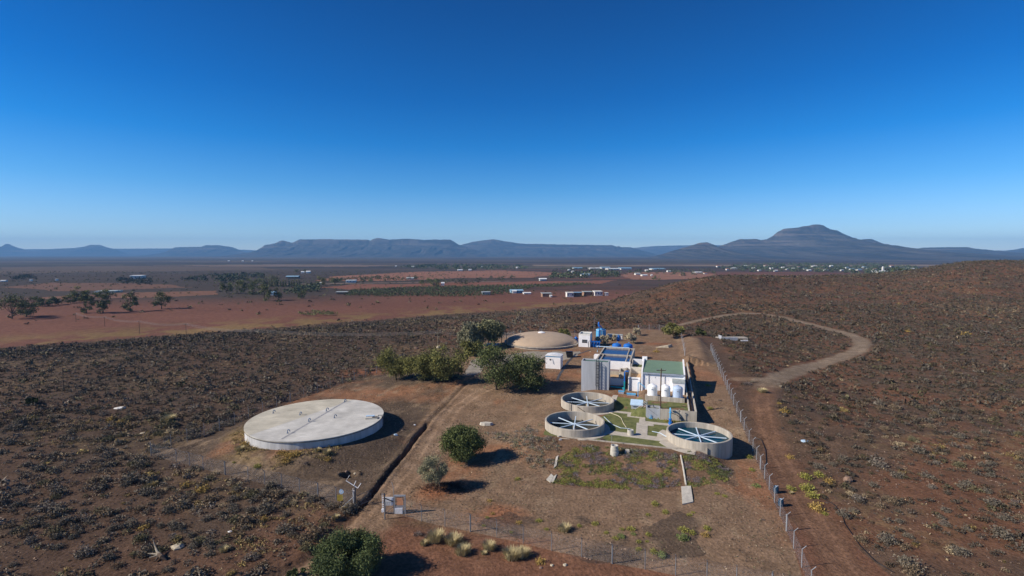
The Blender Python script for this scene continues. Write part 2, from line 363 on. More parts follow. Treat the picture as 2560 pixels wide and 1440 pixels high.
SPUR = [G(*p) for p in ((1915, 950), (1880, 948), (1845, 948))]
def road_mask(X, Y):
    n = fbm(X, Y, 2.5, 71) - .5
    d1, p1 = segdist(X, Y, ROAD1); w1 = np.interp(p1, [0, 25, 60, 130], [7, 5.5, 2.6, 2.8])
    d2, p2 = segdist(X, Y, TRACK); w2 = np.interp(p2, [0, 60, 140, 230, 400], [1.5, 2.0, 2.7, 2.6, 2.2])
    d3, _ = segdist(X, Y, SPUR)
    v = np.minimum(np.minimum(d1 - w1, d2 - w2), d3 - 2.2) + 1.8 * n
    return v, d1, d2
WET = pz((1190, 1310), (1290, 1275), (1420, 1285), (1540, 1325), (1640, 1310), (1700, 1285), (1750, 1310), (1740, 1375), (1640, 1425), (1480, 1400), (1330, 1350))
BANK = pz((1355, 1120), (1400, 1098), (1700, 1128), (1835, 1150), (1850, 1215), (1700, 1225), (1380, 1215))
REDS = [Gz(1010, 1390) + (4.5,), Gz(1100, 1230) + (4,), Gz(1250, 1290) + (5,), Gz(1180, 1005) + (8,), Gz(1640, 880) + (7,), Gz(1300, 1370) + (4,), Gz(900, 930) + (9,)]
FIELDS = [([G(*p) for p in ((800, 701), (830, 691), (1050, 679), (1250, 676), (1420, 682), (1330, 694), (1150, 695), (1000, 702))], (.25, .125, .085)), ([G(*p) for p in ((1550, 690), (1580, 681), (1700, 680), (1800, 686), (1740, 696), (1640, 700), (1580, 698))], (.25, .13, .09)),
          ([G(*p) for p in ((790, 718), (900, 711), (1160, 707), (1400, 702), (1540, 701), (1500, 708), (1040, 718), (880, 726))], (.20, .09, .062)), ([G(*p) for p in ((0, 718), (140, 706), (320, 707), (480, 718), (300, 726), (120, 730))], (.15, .085, .062)), ([G(*p) for p in ((60, 745), (300, 732), (540, 728), (560, 735), (300, 745))], (.19, .10, .068)),
          ([G(*p) for p in ((0, 668), (300, 664), (640, 668), (700, 674), (400, 678), (0, 684))], (.105, .078, .062)), ([G(*p) for p in ((380, 664), (700, 661), (1000, 663), (900, 667), (600, 667))], (.16, .115, .09))]
FARROAD = [G(*p) for p in ((655, 712), (800, 710), (960, 707), (1120, 705), (1270, 703))]
def veg(X, Y):
    """scrub cover, 0..1"""
    s = (X + 250) * .559 - (Y - 246) * .829
    m = sst(-4, 10, s + 8 * (fbm(X, Y, 20, 51) - .5))
    m = m * (0.45 + 1.0 * fbm(X, Y, 26, 52))
    ins = inpoly(X, Y, ENCL); m = np.where(ins, 0, m)
    v, d1, d2 = road_mask(X, Y); m = m * sst(0.0, 1.5, v)
    m = m * np.where(X > 15, sst(4.5, 10, (X - fr0[0]) - (Y - fr0[1]) * (fr1[0] - fr0[0]) / (fr1[1] - fr0[1]) + 4 * fbm(X, Y, 9, 77)) + (Y > 195), 1)
    fore = (Y < 64) & (X > -18) & (X < 40); m = np.where(fore, 0, m)
    a, c = AC(X, Y)
    left = sst(10, -40, X); m = m * (1.0 + .35 * left + .5 * left * sst(95, 125, Y))
    m = m * np.where((Y < 100) & (X > 30), .8, 1)
    return np.clip(m, 0, 1.6)
def ground_col(X, Y):
    C = lambda r, g, b: np.array([r, g, b])[None, :]
    n1 = fbm(X, Y, 12, 61)[:, None]; n2 = fbm(X, Y, 3.0, 62)[:, None]; n3 = fbm(X, Y, 60, 63)[:, None]; n4 = fbm(X, Y, 1.0, 64)[:, None]
    red = C(.168, .088, .056); brown = C(.128, .084, .060); grey = np.where((X < -14)[:, None], C(.125, .090, .066), C(.245, .162, .108))
    col = brown + (red - brown) * sst(.38, .62, n1)
    left = sst(0, -60, X)[:, None]
    dk = C(.085, .062, .048); col = col + (dk - col) * left * .75
    gold = C(.27, .19, .10); gm = sst(.60, .74, fbm(X, Y, 22, 65))[:, None] * sst(.4, .65, n4); col = col + (gold - col) * gm * .35
    # enclosure
    ins = inpoly(X, Y, ENCL)[:, None]; e = grey + (C(.28, .145, .085) - grey) * sst(.50, .72, n1); e = e + (C(.30, .215, .145) - e) * sst(.52, .75, fbm(*AC(X, Y)[::-1], 2.4, 69, ax=1.0)[:, None] * .5 + .5 * fbm(AC(X, Y)[1], AC(X, Y)[0], 5, 70, ax=.25)[:, None]) * .8
    col = np.where(ins, e, col)
    for x, y, r in REDS:
        d = np.hypot(X - x, (Y - y) * 1.6) / r; col = col + (C(.30, .125, .065) - col) * (sst(1.2, .2, d + .9 * (fbm(X, Y, 2.2, 66) - .5))[:, None]) * .75
    fore = (sst(64, 60, Y + 3 * fbm(X, Y, 4, 67)) * (X > -20) * (X < 40))[:, None] * (~ins); col = col + (C(.215, .105, .066) - col) * fore * .8
    v, d1, d2 = road_mask(X, Y); rm = sst(.8, -1.2, v)[:, None]
    rc = C(.235, .155, .102) + (C(.30, .205, .14) - C(.235, .155, .102)) * sst(.45, .7, n2); nearT = ((d2 < 6) & (Y < 118) & (X > 30))[:, None]; rc = np.where(nearT, C(.185, .105, .068) * (.85 + .35 * n2), rc)
    trk = (np.exp(-((d1 - 1.0) / .35) ** 2) + np.exp(-((d2 - 1.0) / .35) ** 2) * .7)[:, None]
    col = col + (rc * (1 + .35 * trk) - col) * rm * .95
    farT = (sst(.8, -1.0, v) * (d2 < 4) * sst(112, 125, Y))[:, None]; col = col + (C(.25, .195, .145) * (.85 + .35 * n2) - col) * farT * .8
    wet = inpoly(X + 4 * (fbm(X, Y, 5, 95) - .5), Y + 5 * (fbm(X, Y, 4, 96) - .5), WET); wn = sst(.38, .6, fbm(X, Y, 5, 68))[:, None] * wet[:, None]; col = col + (C(.066, .054, .047) - col) * wn * .62
    bk = inpoly(X + 2 * (fbm(X, Y, 3, 97) - .5), Y + 3 * (fbm(X, Y, 3, 98) - .5), BANK)[:, None]; col = np.where(bk, C(.21, .13, .085) * (.7 + .6 * n2), col)
    d = np.hypot(X - LT[0], Y - LT[1])[:, None]; col = col + (C(.24, .17, .085) - col) * (sst(18, 14, d) * sst(11, 13, d)) * (X < LT[0] + 4)[:, None] * sst(.35, .6, n2) * .8
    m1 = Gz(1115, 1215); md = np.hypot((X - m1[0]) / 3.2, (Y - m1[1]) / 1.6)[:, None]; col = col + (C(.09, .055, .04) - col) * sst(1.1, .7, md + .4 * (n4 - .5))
    dt, _ = segdist(X, Y, TRENCH); col = col * (1 - .45 * sst(.55, .2, dt)[:, None])  # shade inside the trench painted into the soil colour, darkest along its centre
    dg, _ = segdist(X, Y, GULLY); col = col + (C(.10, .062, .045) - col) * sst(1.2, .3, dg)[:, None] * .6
    # plain beyond the foot of the slope
    s = ((X + 250) * .559 - (Y - 246) * .829 + 8 * (fbm(X, Y, 20, 51) - .5))
    pm = np.maximum(sst(6, -6, s), sst(560, 620, Y))[:, None]
    f = C(.160, .074, .052); yb = C(.21, .145, .062)
    ym = sst(-75, -8, s)[:, None] * sst(.36, .6, n1) * (Y < 480)[:, None]
    p = f * (.82 + .36 * n3) + (yb - f) * ym * .8
    sx = fbm(X, Y, 130, 81, ax=5)[:, None]; sd = fbm(X, Y, 45, 82, ax=4)[:, None]
    dull = C(.062, .049, .042); ol = C(.14, .12, .07)
    far = sst(420, 560, Y)[:, None] * sst(-60, -260, X)[:, None]
    p = p + (dull - p) * np.clip(far * .95 + sst(.44, .56, sx) * sst(500, 800, Y)[:, None] * .8, 0, 1)
    deep = sst(1200, 2100, Y)[:, None]; fp = C(.090, .066, .054) + (C(.046, .038, .035) - C(.090, .066, .054)) * sst(.40, .60, fbm(X, Y, 420, 83, ax=4))[:, None]
    fp = fp + (ol - fp) * sst(.55, .7, fbm(X, Y, 260, 85, ax=4))[:, None] * .5; p = p + (fp - p) * deep
    pale = (np.exp(-((Y - 2350 - 120 * fbm(X, Y, 500, 88)) / 170) ** 2) * (X > 100))[:, None]; p = p + (C(.30, .22, .16) - p) * pale * .7
    p = p + (dull * .8 - p) * sst(.56, .66, sd) * sst(500, 700, Y)[:, None] * .55
    col = col + (p - col) * pm
    for poly, cc_ in FIELDS:
        m_ = inpoly(X + 25 * (fbm(X, Y, 60, 301) - .5), Y + 60 * (fbm(X, Y, 90, 302) - .5), poly)[:, None]; col = np.where(m_, np.array(cc_)[None, :] * (.85 + .3 * n3) * (.9 + .2 * n1), col)
    dr, _ = segdist(X, Y, FARROAD); col = np.where((dr < 4.5)[:, None], C(.30, .22, .17), col)
    lum = np.where(((Y < 520) & (pm[:, 0] < .5)), .86, 1.0)[:, None]
    return np.clip(col * lum * C(1.0, 1.0, .97), .01, 1)

# ------------------------------------------------------------------ terrain sheet
p_ = np.concatenate([np.arange(1800, 900, -9), np.arange(900, 120, -1.0), np.arange(120, 20, -.6), np.geomspace(20, 3.0, 60)])
YS = 43000.0 / p_; US = np.concatenate([np.linspace(-1.65, -1.12, 40)[:-1], np.linspace(-1.12, 1.12, 1000), np.linspace(1.12, 1.65, 40)[1:]])
UU, YY = np.meshgrid(US, YS); XX = UU * YY
gx = XX.ravel(); gy = YY.ravel(); gz = hgt(gx, gy)
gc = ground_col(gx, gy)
nr, nc = UU.shape
idx = np.arange(nr * nc).reshape(nr, nc)
quads = np.stack([idx[:-1, :-1], idx[:-1, 1:], idx[1:, 1:], idx[1:, :-1]], -1).reshape(-1, 4)
cx = gx[quads].mean(1); cy = gy[quads].mean(1)
rv, _, _ = road_mask(cx, cy); isroad = (rv < 0) & (cy < 700)
LAWN = [[(-20.5, 86.8), (8.0, 86.8), (7.5, 98), (5.9, 101.7), (-3.6, 101.9), (-3.7, 108.7), (-5, 112.0), (-10.5, 112.8), (-11.2, 107.5), (-10.2, 103), (-12.5, 99), (-17, 98.4), (-21, 92)], [(-4.2, 101.9), (4.7, 101.9), (4.7, 108.9), (-4.2, 108.9)]]
ca_, cc_ = AC(cx, cy); islawn = inpoly(cc_, ca_, LAWN[0]) | inpoly(cc_, ca_, LAWN[1])
islawn &= ~((np.abs(fbm(cx, cy, 2.2, 91)) > .66) & (ca_ > 103)); isroad &= ~islawn
APRON = [G(*p) for p in ((1160, 938), (1178, 900), (1235, 892), (1320, 878), (1452, 879), (1440, 892), (1400, 903), (1340, 906), (1215, 914), (1192, 938))]
isap = inpoly(cx + 1.5 * (fbm(cx, cy, 2, 15) - .5), cy + 2.5 * (fbm(cx, cy, 2.5, 16) - .5), APRON) & ~islawn; isroad &= ~isap
GM = attrmat('ground'); V = np.stack([gx, gy, gz], 1)
def part_of(mask, name, GM=GM):
    q = quads[mask]; u, inv = np.unique(q, return_inverse=True)
    me = npmesh(name, V[u], inv.reshape(-1, 4), GM, col=gc[u], smooth=True)
    return prop(link(name, me), kind='structure')
part_of(~isroad & ~islawn & ~isap, 'ground'); part_of(isap, 'concrete_apron', mat('worn drive concrete', (.27, .24, .20), .9, .2, .5)); part_of(islawn, 'lawn', M['lawn']); part_of(isroad, 'dirt_road')

# ------------------------------------------------------------------ mountains
RM = attrmat('mountain rock', detail=False)
def mountain(Yc, pts, front, back, seed, mesa=.0, gully=.10, rough=2.2):
    xz = [atY(px, py, Yc) for px, py in pts]; xs = np.array([q[0] for q in xz]); zs = np.array([q[1] for q in xz])
    n = 420; X = np.linspace(xs[0], xs[-1], n); base = -30.0
    top = np.interp(X, xs, zs); L = xs[-1] - xs[0]
    top = top + (fbm(X, X * 0, L / 60, seed) - .5) * (zs.max() - base) * .03
    t = np.concatenate([np.linspace(-1, -.06, 26)[:-1], np.linspace(-.06, 1, 130)]); TT, XG = np.meshgrid(t, X, indexing='ij')
    H = (top - base)[None, :] * np.ones_like(TT)
    g = np.abs(fbm(XG, TT * L * .08, L / 26, seed + 3, o=5) - .5) * 2
    tw = np.abs(TT) + 1.8 * gully * np.maximum(g - .22, 0) * sst(0.01, .18, np.abs(TT))
    tw = np.where(TT < 0, np.abs(TT), tw)
    cliff = sst(.020, .045, tw); plat = 1 - mesa * cliff
    talus = np.clip(1 - (tw - .022) / .978, 0, 1) ** 1.9
    prof = np.where(tw < .022, 1, plat * np.where(tw < .045, 1, talus))
    prof = prof * (1 - .08 * sst(.2, .23, tw) * mesa * 3 * (tw < .9))
    Z = base + H * prof * (1 + .09 * rough * (fbm(XG, TT * front, L / 70, seed + 9, o=5) - .5) * sst(.03, .2, tw))
    Yg = Yc - np.where(TT > 0, TT * front, TT * back)
    X3 = XG
    c0 = np.array([.060, .053, .047]); c1 = np.array([.030, .029, .028]); c2 = np.array([.17, .135, .11])
    n1 = fbm(XG, Z * 6 + TT * 500, L / 50, seed + 20, o=5)[..., None]
    strata = vnoise(Z / 14.0 + .3 * fbm(XG, TT, 400, 3), XG / 900, seed + 7)[..., None]
    col = c0 + (c1 - c0) * sst(.42, .6, n1); rel = (Z - base)[..., None] / (H[..., None] + 1)
    col = col + (c2 - col) * sst(.55, .8, strata) * sst(.45, .8, rel) * .55
    nr_, nc_ = TT.shape; ii = np.arange(nr_ * nc_).reshape(nr_, nc_)
    q = np.stack([ii[:-1, :-1], ii[1:, :-1], ii[1:, 1:], ii[:-1, 1:]], -1).reshape(-1, 4)
    me = npmesh('mountain', np.stack([X3.ravel(), Yg.ravel(), Z.ravel()], 1), q, RM, col=col.reshape(-1, 3), smooth=True)
    return prop(link('mountain', me), kind='structure')
mountain(15500, [(-500, 628), (-300, 624), (60, 623), (230, 622), (440, 621), (600, 624), (650, 626), (900, 628), (1300, 628)], 3000, 1200, 301, .2, .08)
mountain(15000, [(1480, 636), (1560, 622), (1580, 620), (1600, 618), (1640, 615), (1720, 613), (1810, 613), (1830, 616), (1900, 625), (2000, 640)], 3000, 2000, 302, .25, .1)
mountain(13000, [(-260, 637), (-120, 626), (-60, 622), (0, 621), (18, 610), (45, 620), (75, 627), (110, 632), (150, 638)], 1800, 1200, 303, .1, .1)
mountain(13500, [(60, 636), (90, 627), (140, 622), (190, 620), (215, 616), (230, 612), (248, 612), (265, 618), (290, 624), (310, 633), (330, 638)], 1800, 1200, 304, .15, .1)
mountain(12000, [(390, 639), (415, 630), (440, 618), (505, 617), (515, 613), (545, 613), (560, 615), (580, 618), (605, 628), (625, 634), (660, 639)], 1600, 1200, 305, .25, .12)
mountain(11500, [(1040, 640), (1090, 622), (1140, 613), (1155, 612), (1180, 605), (1205, 601), (1235, 598), (1255, 602), (1300, 609), (1350, 610), (1450, 612), (1500, 612.5), (1530, 613), (1540, 617), (1545, 615), (1552, 618), (1575, 618), (1590, 622), (1640, 636), (1700, 642)], 2600, 1600, 306, .25, .16)
mountain(10000, [(560, 641), (600, 636), (640, 629), (665, 613), (690, 608), (707, 601), (730, 607), (738, 605), (750, 599), (800, 598), (920, 599), (926, 602), (935, 597), (943, 595), (960, 597), (975, 599), (1000, 598), (1020, 597), (1060, 600), (1090, 599), (1125, 599), (1135, 604), (1145, 611), (1180, 622), (1215, 634), (1240, 642)], 2400, 1600, 307, .28, .18)
mountain(9500, [(2380, 650), (2420, 636), (2450, 629), (2490, 626), (2510, 627), (2540, 624), (2580, 617), (2640, 610), (2720, 614), (2850, 640), (2900, 650)], 2200, 1500, 310, .05, .14)
mountain(7800, [(2180, 655), (2230, 632), (2275, 625), (2310, 619), (2370, 618), (2410, 618), (2440, 624), (2460, 631), (2500, 645), (2530, 655)], 2600, 1400, 309, .05, .14)
mountain(7400, [(1560, 652), (1640, 640), (1700, 632), (1790, 620), (1815, 610), (1840, 602), (1850, 598), (1885, 598), (1900, 601), (1920, 598), (1935, 589), (1945, 580), (1962, 571.5), (1990, 570), (2000, 569), (2010, 565.5), (2035, 562), (2050, 563), (2058, 569), (2068, 574), (2085, 576), (2105, 587), (2130, 597), (2145, 600), (2170, 598), (2190, 606), (2225, 619), (2240, 616), (2260, 621), (2330, 636), (2420, 648), (2500, 655)], 3600, 1800, 308, .16, .16)
mountain(6600, [(1560, 655), (1640, 640), (1680, 628), (1710, 619), (1735, 612), (1750, 607), (1764, 606), (1775, 609), (1800, 621), (1840, 634), (1880, 643), (1930, 656)], 2200, 1200, 311, .08, .12)

# ------------------------------------------------------------------ haze (the air over the whole plain)
hz = MB().box(-24500, -300, -95, 24500, 17200, 540).build('haze', bpy.data.materials.new('haze'))
hm = hz.data.materials[0]; hm.use_nodes = True; hn = hm.node_tree; hn.nodes.clear()
ho = hn.nodes.new('ShaderNodeOutputMaterial'); pv = hn.nodes.new('ShaderNodeVolumePrincipled')
pv.inputs['Color'].default_value = (.24, .55, 1.0, 1); pv.inputs['Density'].default_value = 6.2e-5; pv.inputs['Anisotropy'].default_value = 0
hn.links.new(pv.outputs[0], ho.inputs['Volume']); prop(hz, kind='stuff')

# ================================================================== THE WATER WORKS
def roofmat():
    m = mat('two pour roof concrete', (.50, .48, .43), .88, .16, .28, .06); n = m.node_tree; b = n.nodes['Principled BSDF']; src = b.inputs['Base Color'].links[0].from_socket
    tc = n.nodes.new('ShaderNodeTexCoord'); d = n.nodes.new('ShaderNodeVectorMath'); d.operation = 'DOT_PRODUCT'; d.inputs[1].default_value = (.88, -.46, 0); n.links.new(tc.outputs['Object'], d.inputs[0])
    q = n.nodes.new('ShaderNodeMapRange'); q.inputs[1].default_value = -2.7; q.inputs[2].default_value = -2.6; n.links.new(d.outputs['Value'], q.inputs[0])
    mx = n.nodes.new('ShaderNodeMix'); mx.data_type = 'RGBA'; mx.blend_type = 'MULTIPLY'; mx.inputs[0].default_value = 1; mc = n.nodes.new('ShaderNodeMix'); mc.data_type = 'RGBA'; mc.inputs[6].default_value = (1.0, .97, .88, 1); mc.inputs[7].default_value = (1.04, 1.06, 1.10, 1)
    n.links.new(q.outputs[0], mc.inputs[0]); n.links.new(src, mx.inputs[6]); n.links.new(mc.outputs[2], mx.inputs[7])
    nz = n.nodes.new('ShaderNodeTexNoise'); nz.inputs['Scale'].default_value = 1.6; nz.inputs['Detail'].default_value = 8; mp = n.nodes.new('ShaderNodeMapping'); mp.inputs['Rotation'].default_value = (0, 0, .45); mp.inputs['Scale'].default_value = (.3, 2.2, 1); n.links.new(tc.outputs['Object'], mp.inputs[0]); n.links.new(mp.outputs[0], nz.inputs['Vector'])
    r2_ = n.nodes.new('ShaderNodeMapRange'); r2_.inputs[1].default_value = .3; r2_.inputs[2].default_value = .7; r2_.inputs[3].default_value = .86; r2_.inputs[4].default_value = 1.08; n.links.new(nz.outputs['Fac'], r2_.inputs[0])
    v = n.nodes.new('ShaderNodeVectorMath'); v.operation = 'SCALE'; n.links.new(mx.outputs[2], v.inputs[0]); n.links.new(r2_.outputs[0], v.inputs['Scale']); n.links.new(v.outputs[0], b.inputs['Base Color']); return m
# ---- covered reservoir on its mound
zt = 3.05; LR = 12.15; zb0 = 1.0
t = empty('covered_reservoir', (LT[0], LT[1], 0), 'wide flat roofed round concrete reservoir on a mound left of the road', 'reservoir')
MB().lathe([(LR, zb0 - 1.4), (LR, zt - .16), (LR - .35, zt - .16), (LR - .35, zb0 - 1.4)], n=96, closed=True).build('wall', 'slabwall', t)
MB().lathe([(LR + .10, zt - .15), (LR + .10, zt)], n=96).build('roof', roofmat(), t)
MB().lathe([(LR + .03, zt - .30), (LR + .112, zt - .30), (LR + .112, zt - .155), (LR + .03, zt - .155)], n=96, closed=True).build('roof_edge', 'rimdark', t)  # dark ring just below the roof slab
def LTl(px, py): x, y = Gz(px, py, zt); return x - LT[0], y - LT[1]
j0 = LTl(704, 1098); j1 = LTl(868, 1001); d = Vector((j1[0] - j0[0], j1[1] - j0[1], 0)); L_ = d.length; d.normalize(); nrm = Vector((-d.y, d.x, 0)) * .22
k = lambda p, s_: (p[0] + nrm.x * s_, p[1] + nrm.y * s_, zt + .006)
MB().quad(k(j0, -1), k(j0, 1), k(j1, 1), k(j1, -1)).build('expansion_joint', 'joint', t)
for px, py in ((683, 1033), (750, 1037.5), (816, 1028), (772, 1053.5), (836, 1045), (719, 1083), (861.5, 1005)):
    x, y = LTl(px, py); m = MB()
    arc = [(0, 0, 0), (0, 0, .42)] + [(.20 - .20 * math.cos(q), 0, .42 + .20 * math.sin(q)) for q in (.5, 1.1, 1.6, 2.1, 2.7, 3.1)] + [(.4, 0, .30)]
    m.tube(arc, .075, 8).lathe([(.17, 0), (.17, .05)], n=10); m.build('vent_pipe', mat('grey blue vent pipe', (.10, .16, .26), .5), t, (x, y, zt), rnd.uniform(-.5, .8))
x, y = LTl(932, 1046)
h = MB().box(-1.3, -.5, 0, .9, .5, .22).build('hatch_kerb', 'pale', t, (x, y, zt), .12)
MB().box(-1.35, .56, .05, .2, 1.15, .32).build('hatch_lid', 'pblue', h); MB().box(-.1, -.35, .225, .8, .35, .26).build('opening', 'dark', h)
MB().tube([(1.0, .2, 0), (1.0, .2, .55), (1.7, .2, .55), (1.7, .2, 0)], .05).tube([(1.0, -.3, 0), (1.0, -.3, .55), (1.7, -.3, .55), (1.7, -.3, 0)], .05).tube([(1.0, .2, .55), (1.0, -.3, .55)], .05).build('handrail', 'dsteel', h)
m = MB(); la = math.radians(3)
lx, ly = math.cos(la) * (LR + .22), math.sin(la) * (LR + .22)
for o_ in (-.22, .22): m.tube([(lx, ly + o_, .9), (lx, ly + o_, zt + .5)], .04)
for i in range(8): m.tube([(lx, ly - .22, 1.1 + i * .27), (lx, ly + .22, 1.1 + i * .27)], .025)
m.build('ladder', 'dsteel', t)

# ---- three round open settling tanks
def clarifier(c, a, Rr, rim, low, water, arms_z, label, wm, ang0, hub, extra=None):
    t = site('settling_tank', c, a, 0, label, 'water tank', 'round open settling tanks')
    MB().lathe([(Rr, low), (Rr, rim - .04), (Rr - .04, rim), (Rr - .30, rim), (Rr - .34, rim - .04), (Rr - .34, low)], n=72, closed=True).build('wall', 'concrete', t, smooth=False)
    MB().lathe([(0.001, water - .05), (Rr - .35, water)], n=48).build('water', wm, t)
    MB().lathe([(.30, water - .2), (.30, arms_z - .12)], n=16).build('centre_column', 'concrete', t)
    MB().lathe([(.36, arms_z - .11), (.36, arms_z + .10)], n=16).build('hub', 'bar', t)
    for i in range(8):
        an = ang0 + i * math.pi / 4 - RZ
        MB().box(.375, -.085, arms_z - .08, Rr - .95, .085, arms_z + .05).build('channel_arm', 'bar', t, (0, 0, 0), an)
    return t
T1 = clarifier(-15.5, 106.7, 5.62, 3.05, 1.0, 1.45, 2.30, 'rear one of the three open round settling tanks, beside the ladder block', M['murk'], R(-6), 1)
T2 = clarifier(-15.75, 92.2, 5.52, 3.05, -.2, 1.35, 2.30, 'open round settling tank with dark low water at the left end of the lawn', M['murk'], R(-10), 1)
T3 = clarifier(6.05, 92.25, 5.42, 3.05, -1.0, 2.05, 2.32, 'open round settling tank full of clear blue water, at the right end of the lawn', M['deepwater'], R(-14), 1)
m = MB()
for dx in (-3.0, -2.5): m.tube([(dx, -5.1, 1.3), (dx, -5.1, 3.3), (dx + .1, -4.6, 3.5), (dx + .1, -4.3, 3.1)], .045)
for i in range(7): m.tube([(-3.0, -5.1, 1.45 + i * .26), (-2.5, -5.1, 1.45 + i * .26)], .03)
m.build('ladder', 'dsteel', T1)
MB().tube([(-1.2, -5.72, 2.9), (.8, -5.75, 1.72), (2.4, -6.6, 1.70)], .05).build('cable', 'black', T1)

# ---- lawns, paths (flush sheets on the terrace)
def sheet(name, pts_ca, z, m, thick=.02, kind='structure', lab=None, cat=None):
    lo = [(*W(c, a), z - thick) for c, a in pts_ca]; hi = [(*W(c, a), z) for c, a in pts_ca]
    o = MB().hexa(lo, hi).build(name, m); return prop(o, lab, cat, None, kind)
def arc(c0, a0, r, t0, t1, n=14): return [(c0 + r * math.cos(t0 + (t1 - t0) * i / n), a0 + r * math.sin(t0 + (t1 - t0) * i / n)) for i in range(n + 1)]
ZL = 1.62
# paths: 4 mm steps above the lawn
ZP = ZL + .03
sheet('concrete_path', arc(-15.75, 92.2, 6.55, R(-75), R(75)) + arc(-15.75, 92.2, 5.5, R(75), R(-75)), ZP, 'paving', .05)
sheet('concrete_path', arc(-15.5, 106.7, 6.6, R(-115), R(-22)) + arc(-15.5, 106.7, 5.6, R(-22), R(-115)), ZP + .004, 'paving', .05)
sheet('concrete_path', arc(6.05, 92.25, 7.3, R(205), R(262)) + arc(6.05, 92.25, 5.4, R(262), R(205)), ZP, 'paving', .05)
sheet('concrete_path', arc(6.05, 92.25, 7.0, R(150), R(206)) + arc(6.05, 92.25, 5.4, R(206), R(150)), ZP + .004, 'paving', .05)
sheet('concrete_path', [(-10.2, 90.6), (.4, 89.6), (.6, 91.6), (-10.0, 92.4)], ZP + .008, 'paving', .05)
sheet('concrete_path', [(-4.6, 91.4), (-2.6, 91.3), (-2.7, 97.2), (-1.6, 97.3), (-1.7, 98.3), (-4.8, 98.3)], ZP + .012, 'paving', .05)
sheet('concrete_path', [(-4.4, 98.2), (-3.2, 98.2), (-3.3, 101.0), (-3.4, 103.4), (-6.9, 103.6), (-6.8, 101.6), (-4.4, 101.3)], ZP + .016, 'paving', .05)
sheet('concrete_path', [(-6.8, 103.4), (-9.6, 103.6), (-9.6, 104.6), (-4.5, 104.4), (-4.5, 103.4)], ZP + .020, 'paving', .05)
sheet('concrete_path', [(-3.4, 99.7), (3.6, 99.3), (3.6, 98.2), (-3.4, 98.4)], ZP + .024, 'paving', .05)
_m = MB()
for _k in range(8):
    _r = lambda c, a, up: (*W(c, a), hh(*W(c, a)) + up); a0_, a1_ = 108.6 + .62 * _k, 108.6 + .62 * (_k + 1)
    _q = [(-11.3 + .08 * _k, a0_), (-9.9 + .03 * _k, a0_), (-9.9 + .03 * _k, a1_), (-11.3 + .08 * _k, a1_)]; _m.hexa([_r(*p, -.2) for p in _q], [_r(*p, .05) for p in _q])
prop(_m.build('concrete_path', 'paving'), kind='structure')
kerb = site('lawn_kerb', -6, 86.65, 0, 'thin concrete kerb along the front edge of the lawn', 'kerb')
MB().box(-9.5, -.12, .9, 8.2, .10, 1.78).build('edge', 'concrete', kerb)
MB().box(8.25, -.12, 1.0, 12.9, .22, 1.75).box(12.9, -.2, .8, 13.05, 1.2, 2.3).build('edge', 'concrete', kerb, (0, .3, 0))
MB().box(-11.3, -.7, 1.05, -9.6, -.45, 1.62).build('edge', 'pale', kerb)

# ---- building with green roof
B = site('pump_house', 0, 117.4, 2.7, 'tall white pump house with a green sheet roof', 'building')
bx0, bx1, bd, e0, e1 = -4.85, 4.5, 9.2, 4.6, 5.5
MB().hexa([(bx0, 0, -1), (bx1, 0, -1), (bx1, bd, -1), (bx0, bd, -1)], [(bx0, 0, e0 - .12), (bx1, 0, e0 - .12), (bx1, bd, e1 - .12), (bx0, bd, e1 - .12)]).build('wall', 'white', B)
rb = MB()
nrib = 38
for i in range(nrib):
    x0 = bx0 + .30 + (bx1 - bx0 - .6) * i / nrib; x1 = x0 + (bx1 - bx0 - .6) / nrib; xm = (x0 + x1) / 2
    rb.quad((x0, -.35, e0 - .05), (xm, -.35, e0 + .03), (xm, bd + .02, e1 + .03), (x0, bd + .02, e1 - .05)); rb.quad((xm, -.35, e0 + .03), (x1, -.35, e0 - .05), (x1, bd + .02, e1 - .05), (xm, bd + .02, e1 + .03))
rb.build('roof', 'green', B)
MB().box(bx0 + .3, -.43, e0 - .34, bx1 + .02, -.30, e0 - .06).build('gutter', 'fascia', B)  # one blue-grey strip draws the gutter together with the shadow below the eave
MB().hexa([(bx0 - .05, -.32, -1), (bx0 + .28, -.32, -1), (bx0 + .28, bd + .3, -1), (bx0 - .05, bd + .3, -1)], [(bx0 - .05, -.32, e0 + .05), (bx0 + .28, -.32, e0 + .05), (bx0 + .28, bd + .3, e1 + .55), (bx0 - .05, bd + .3, e1 + .55)]).build('parapet', 'white', B)
MB().hexa([(bx1 - .28, -.32, -1), (bx1 + .05, -.32, -1), (bx1 + .05, bd + .3, -1), (bx1 - .28, bd + .3, -1)], [(bx1 - .28, -.32, e0 + .05), (bx1 + .05, -.32, e0 + .05), (bx1 + .05, bd + .3, e1 + .55), (bx1 - .28, bd + .3, e1 + .55)]).build('parapet', 'white', B)
MB().box(bx0 - .25, bd - .5, e1 - .4, bx0 + .9, bd + .35, e1 + .75).build('roof_turret', 'white', B)
for x0 in (-3.3, .2): MB().tube([(x0, -.12, e0 - .35), (x0, -.12, .2)], .06).build('downpipe', 'steel', B)
MB().box(1.9, -2.2, -1, 4.4, -.03, 3.0).build('porch', 'white', B)
MB().box(1.8, -2.3, 3.01, 4.45, -.02, 3.5).build('porch_roof', 'roofg', B)
for px_, pz_, w_, h_ in ((-1.9, 3.3, .16, .28), (-4.2, 1.6, .12, .2), (-3.9, 2.9, .2, .16), (.9, 3.0, .12, .12), (-2.6, 1.9, .1, .25)):
    MB().box(px_, -.33 if px_ < bx0 + .28 else -.025, pz_, px_ + w_, .0, pz_ + h_).build('wall_vent', 'fascia', B)
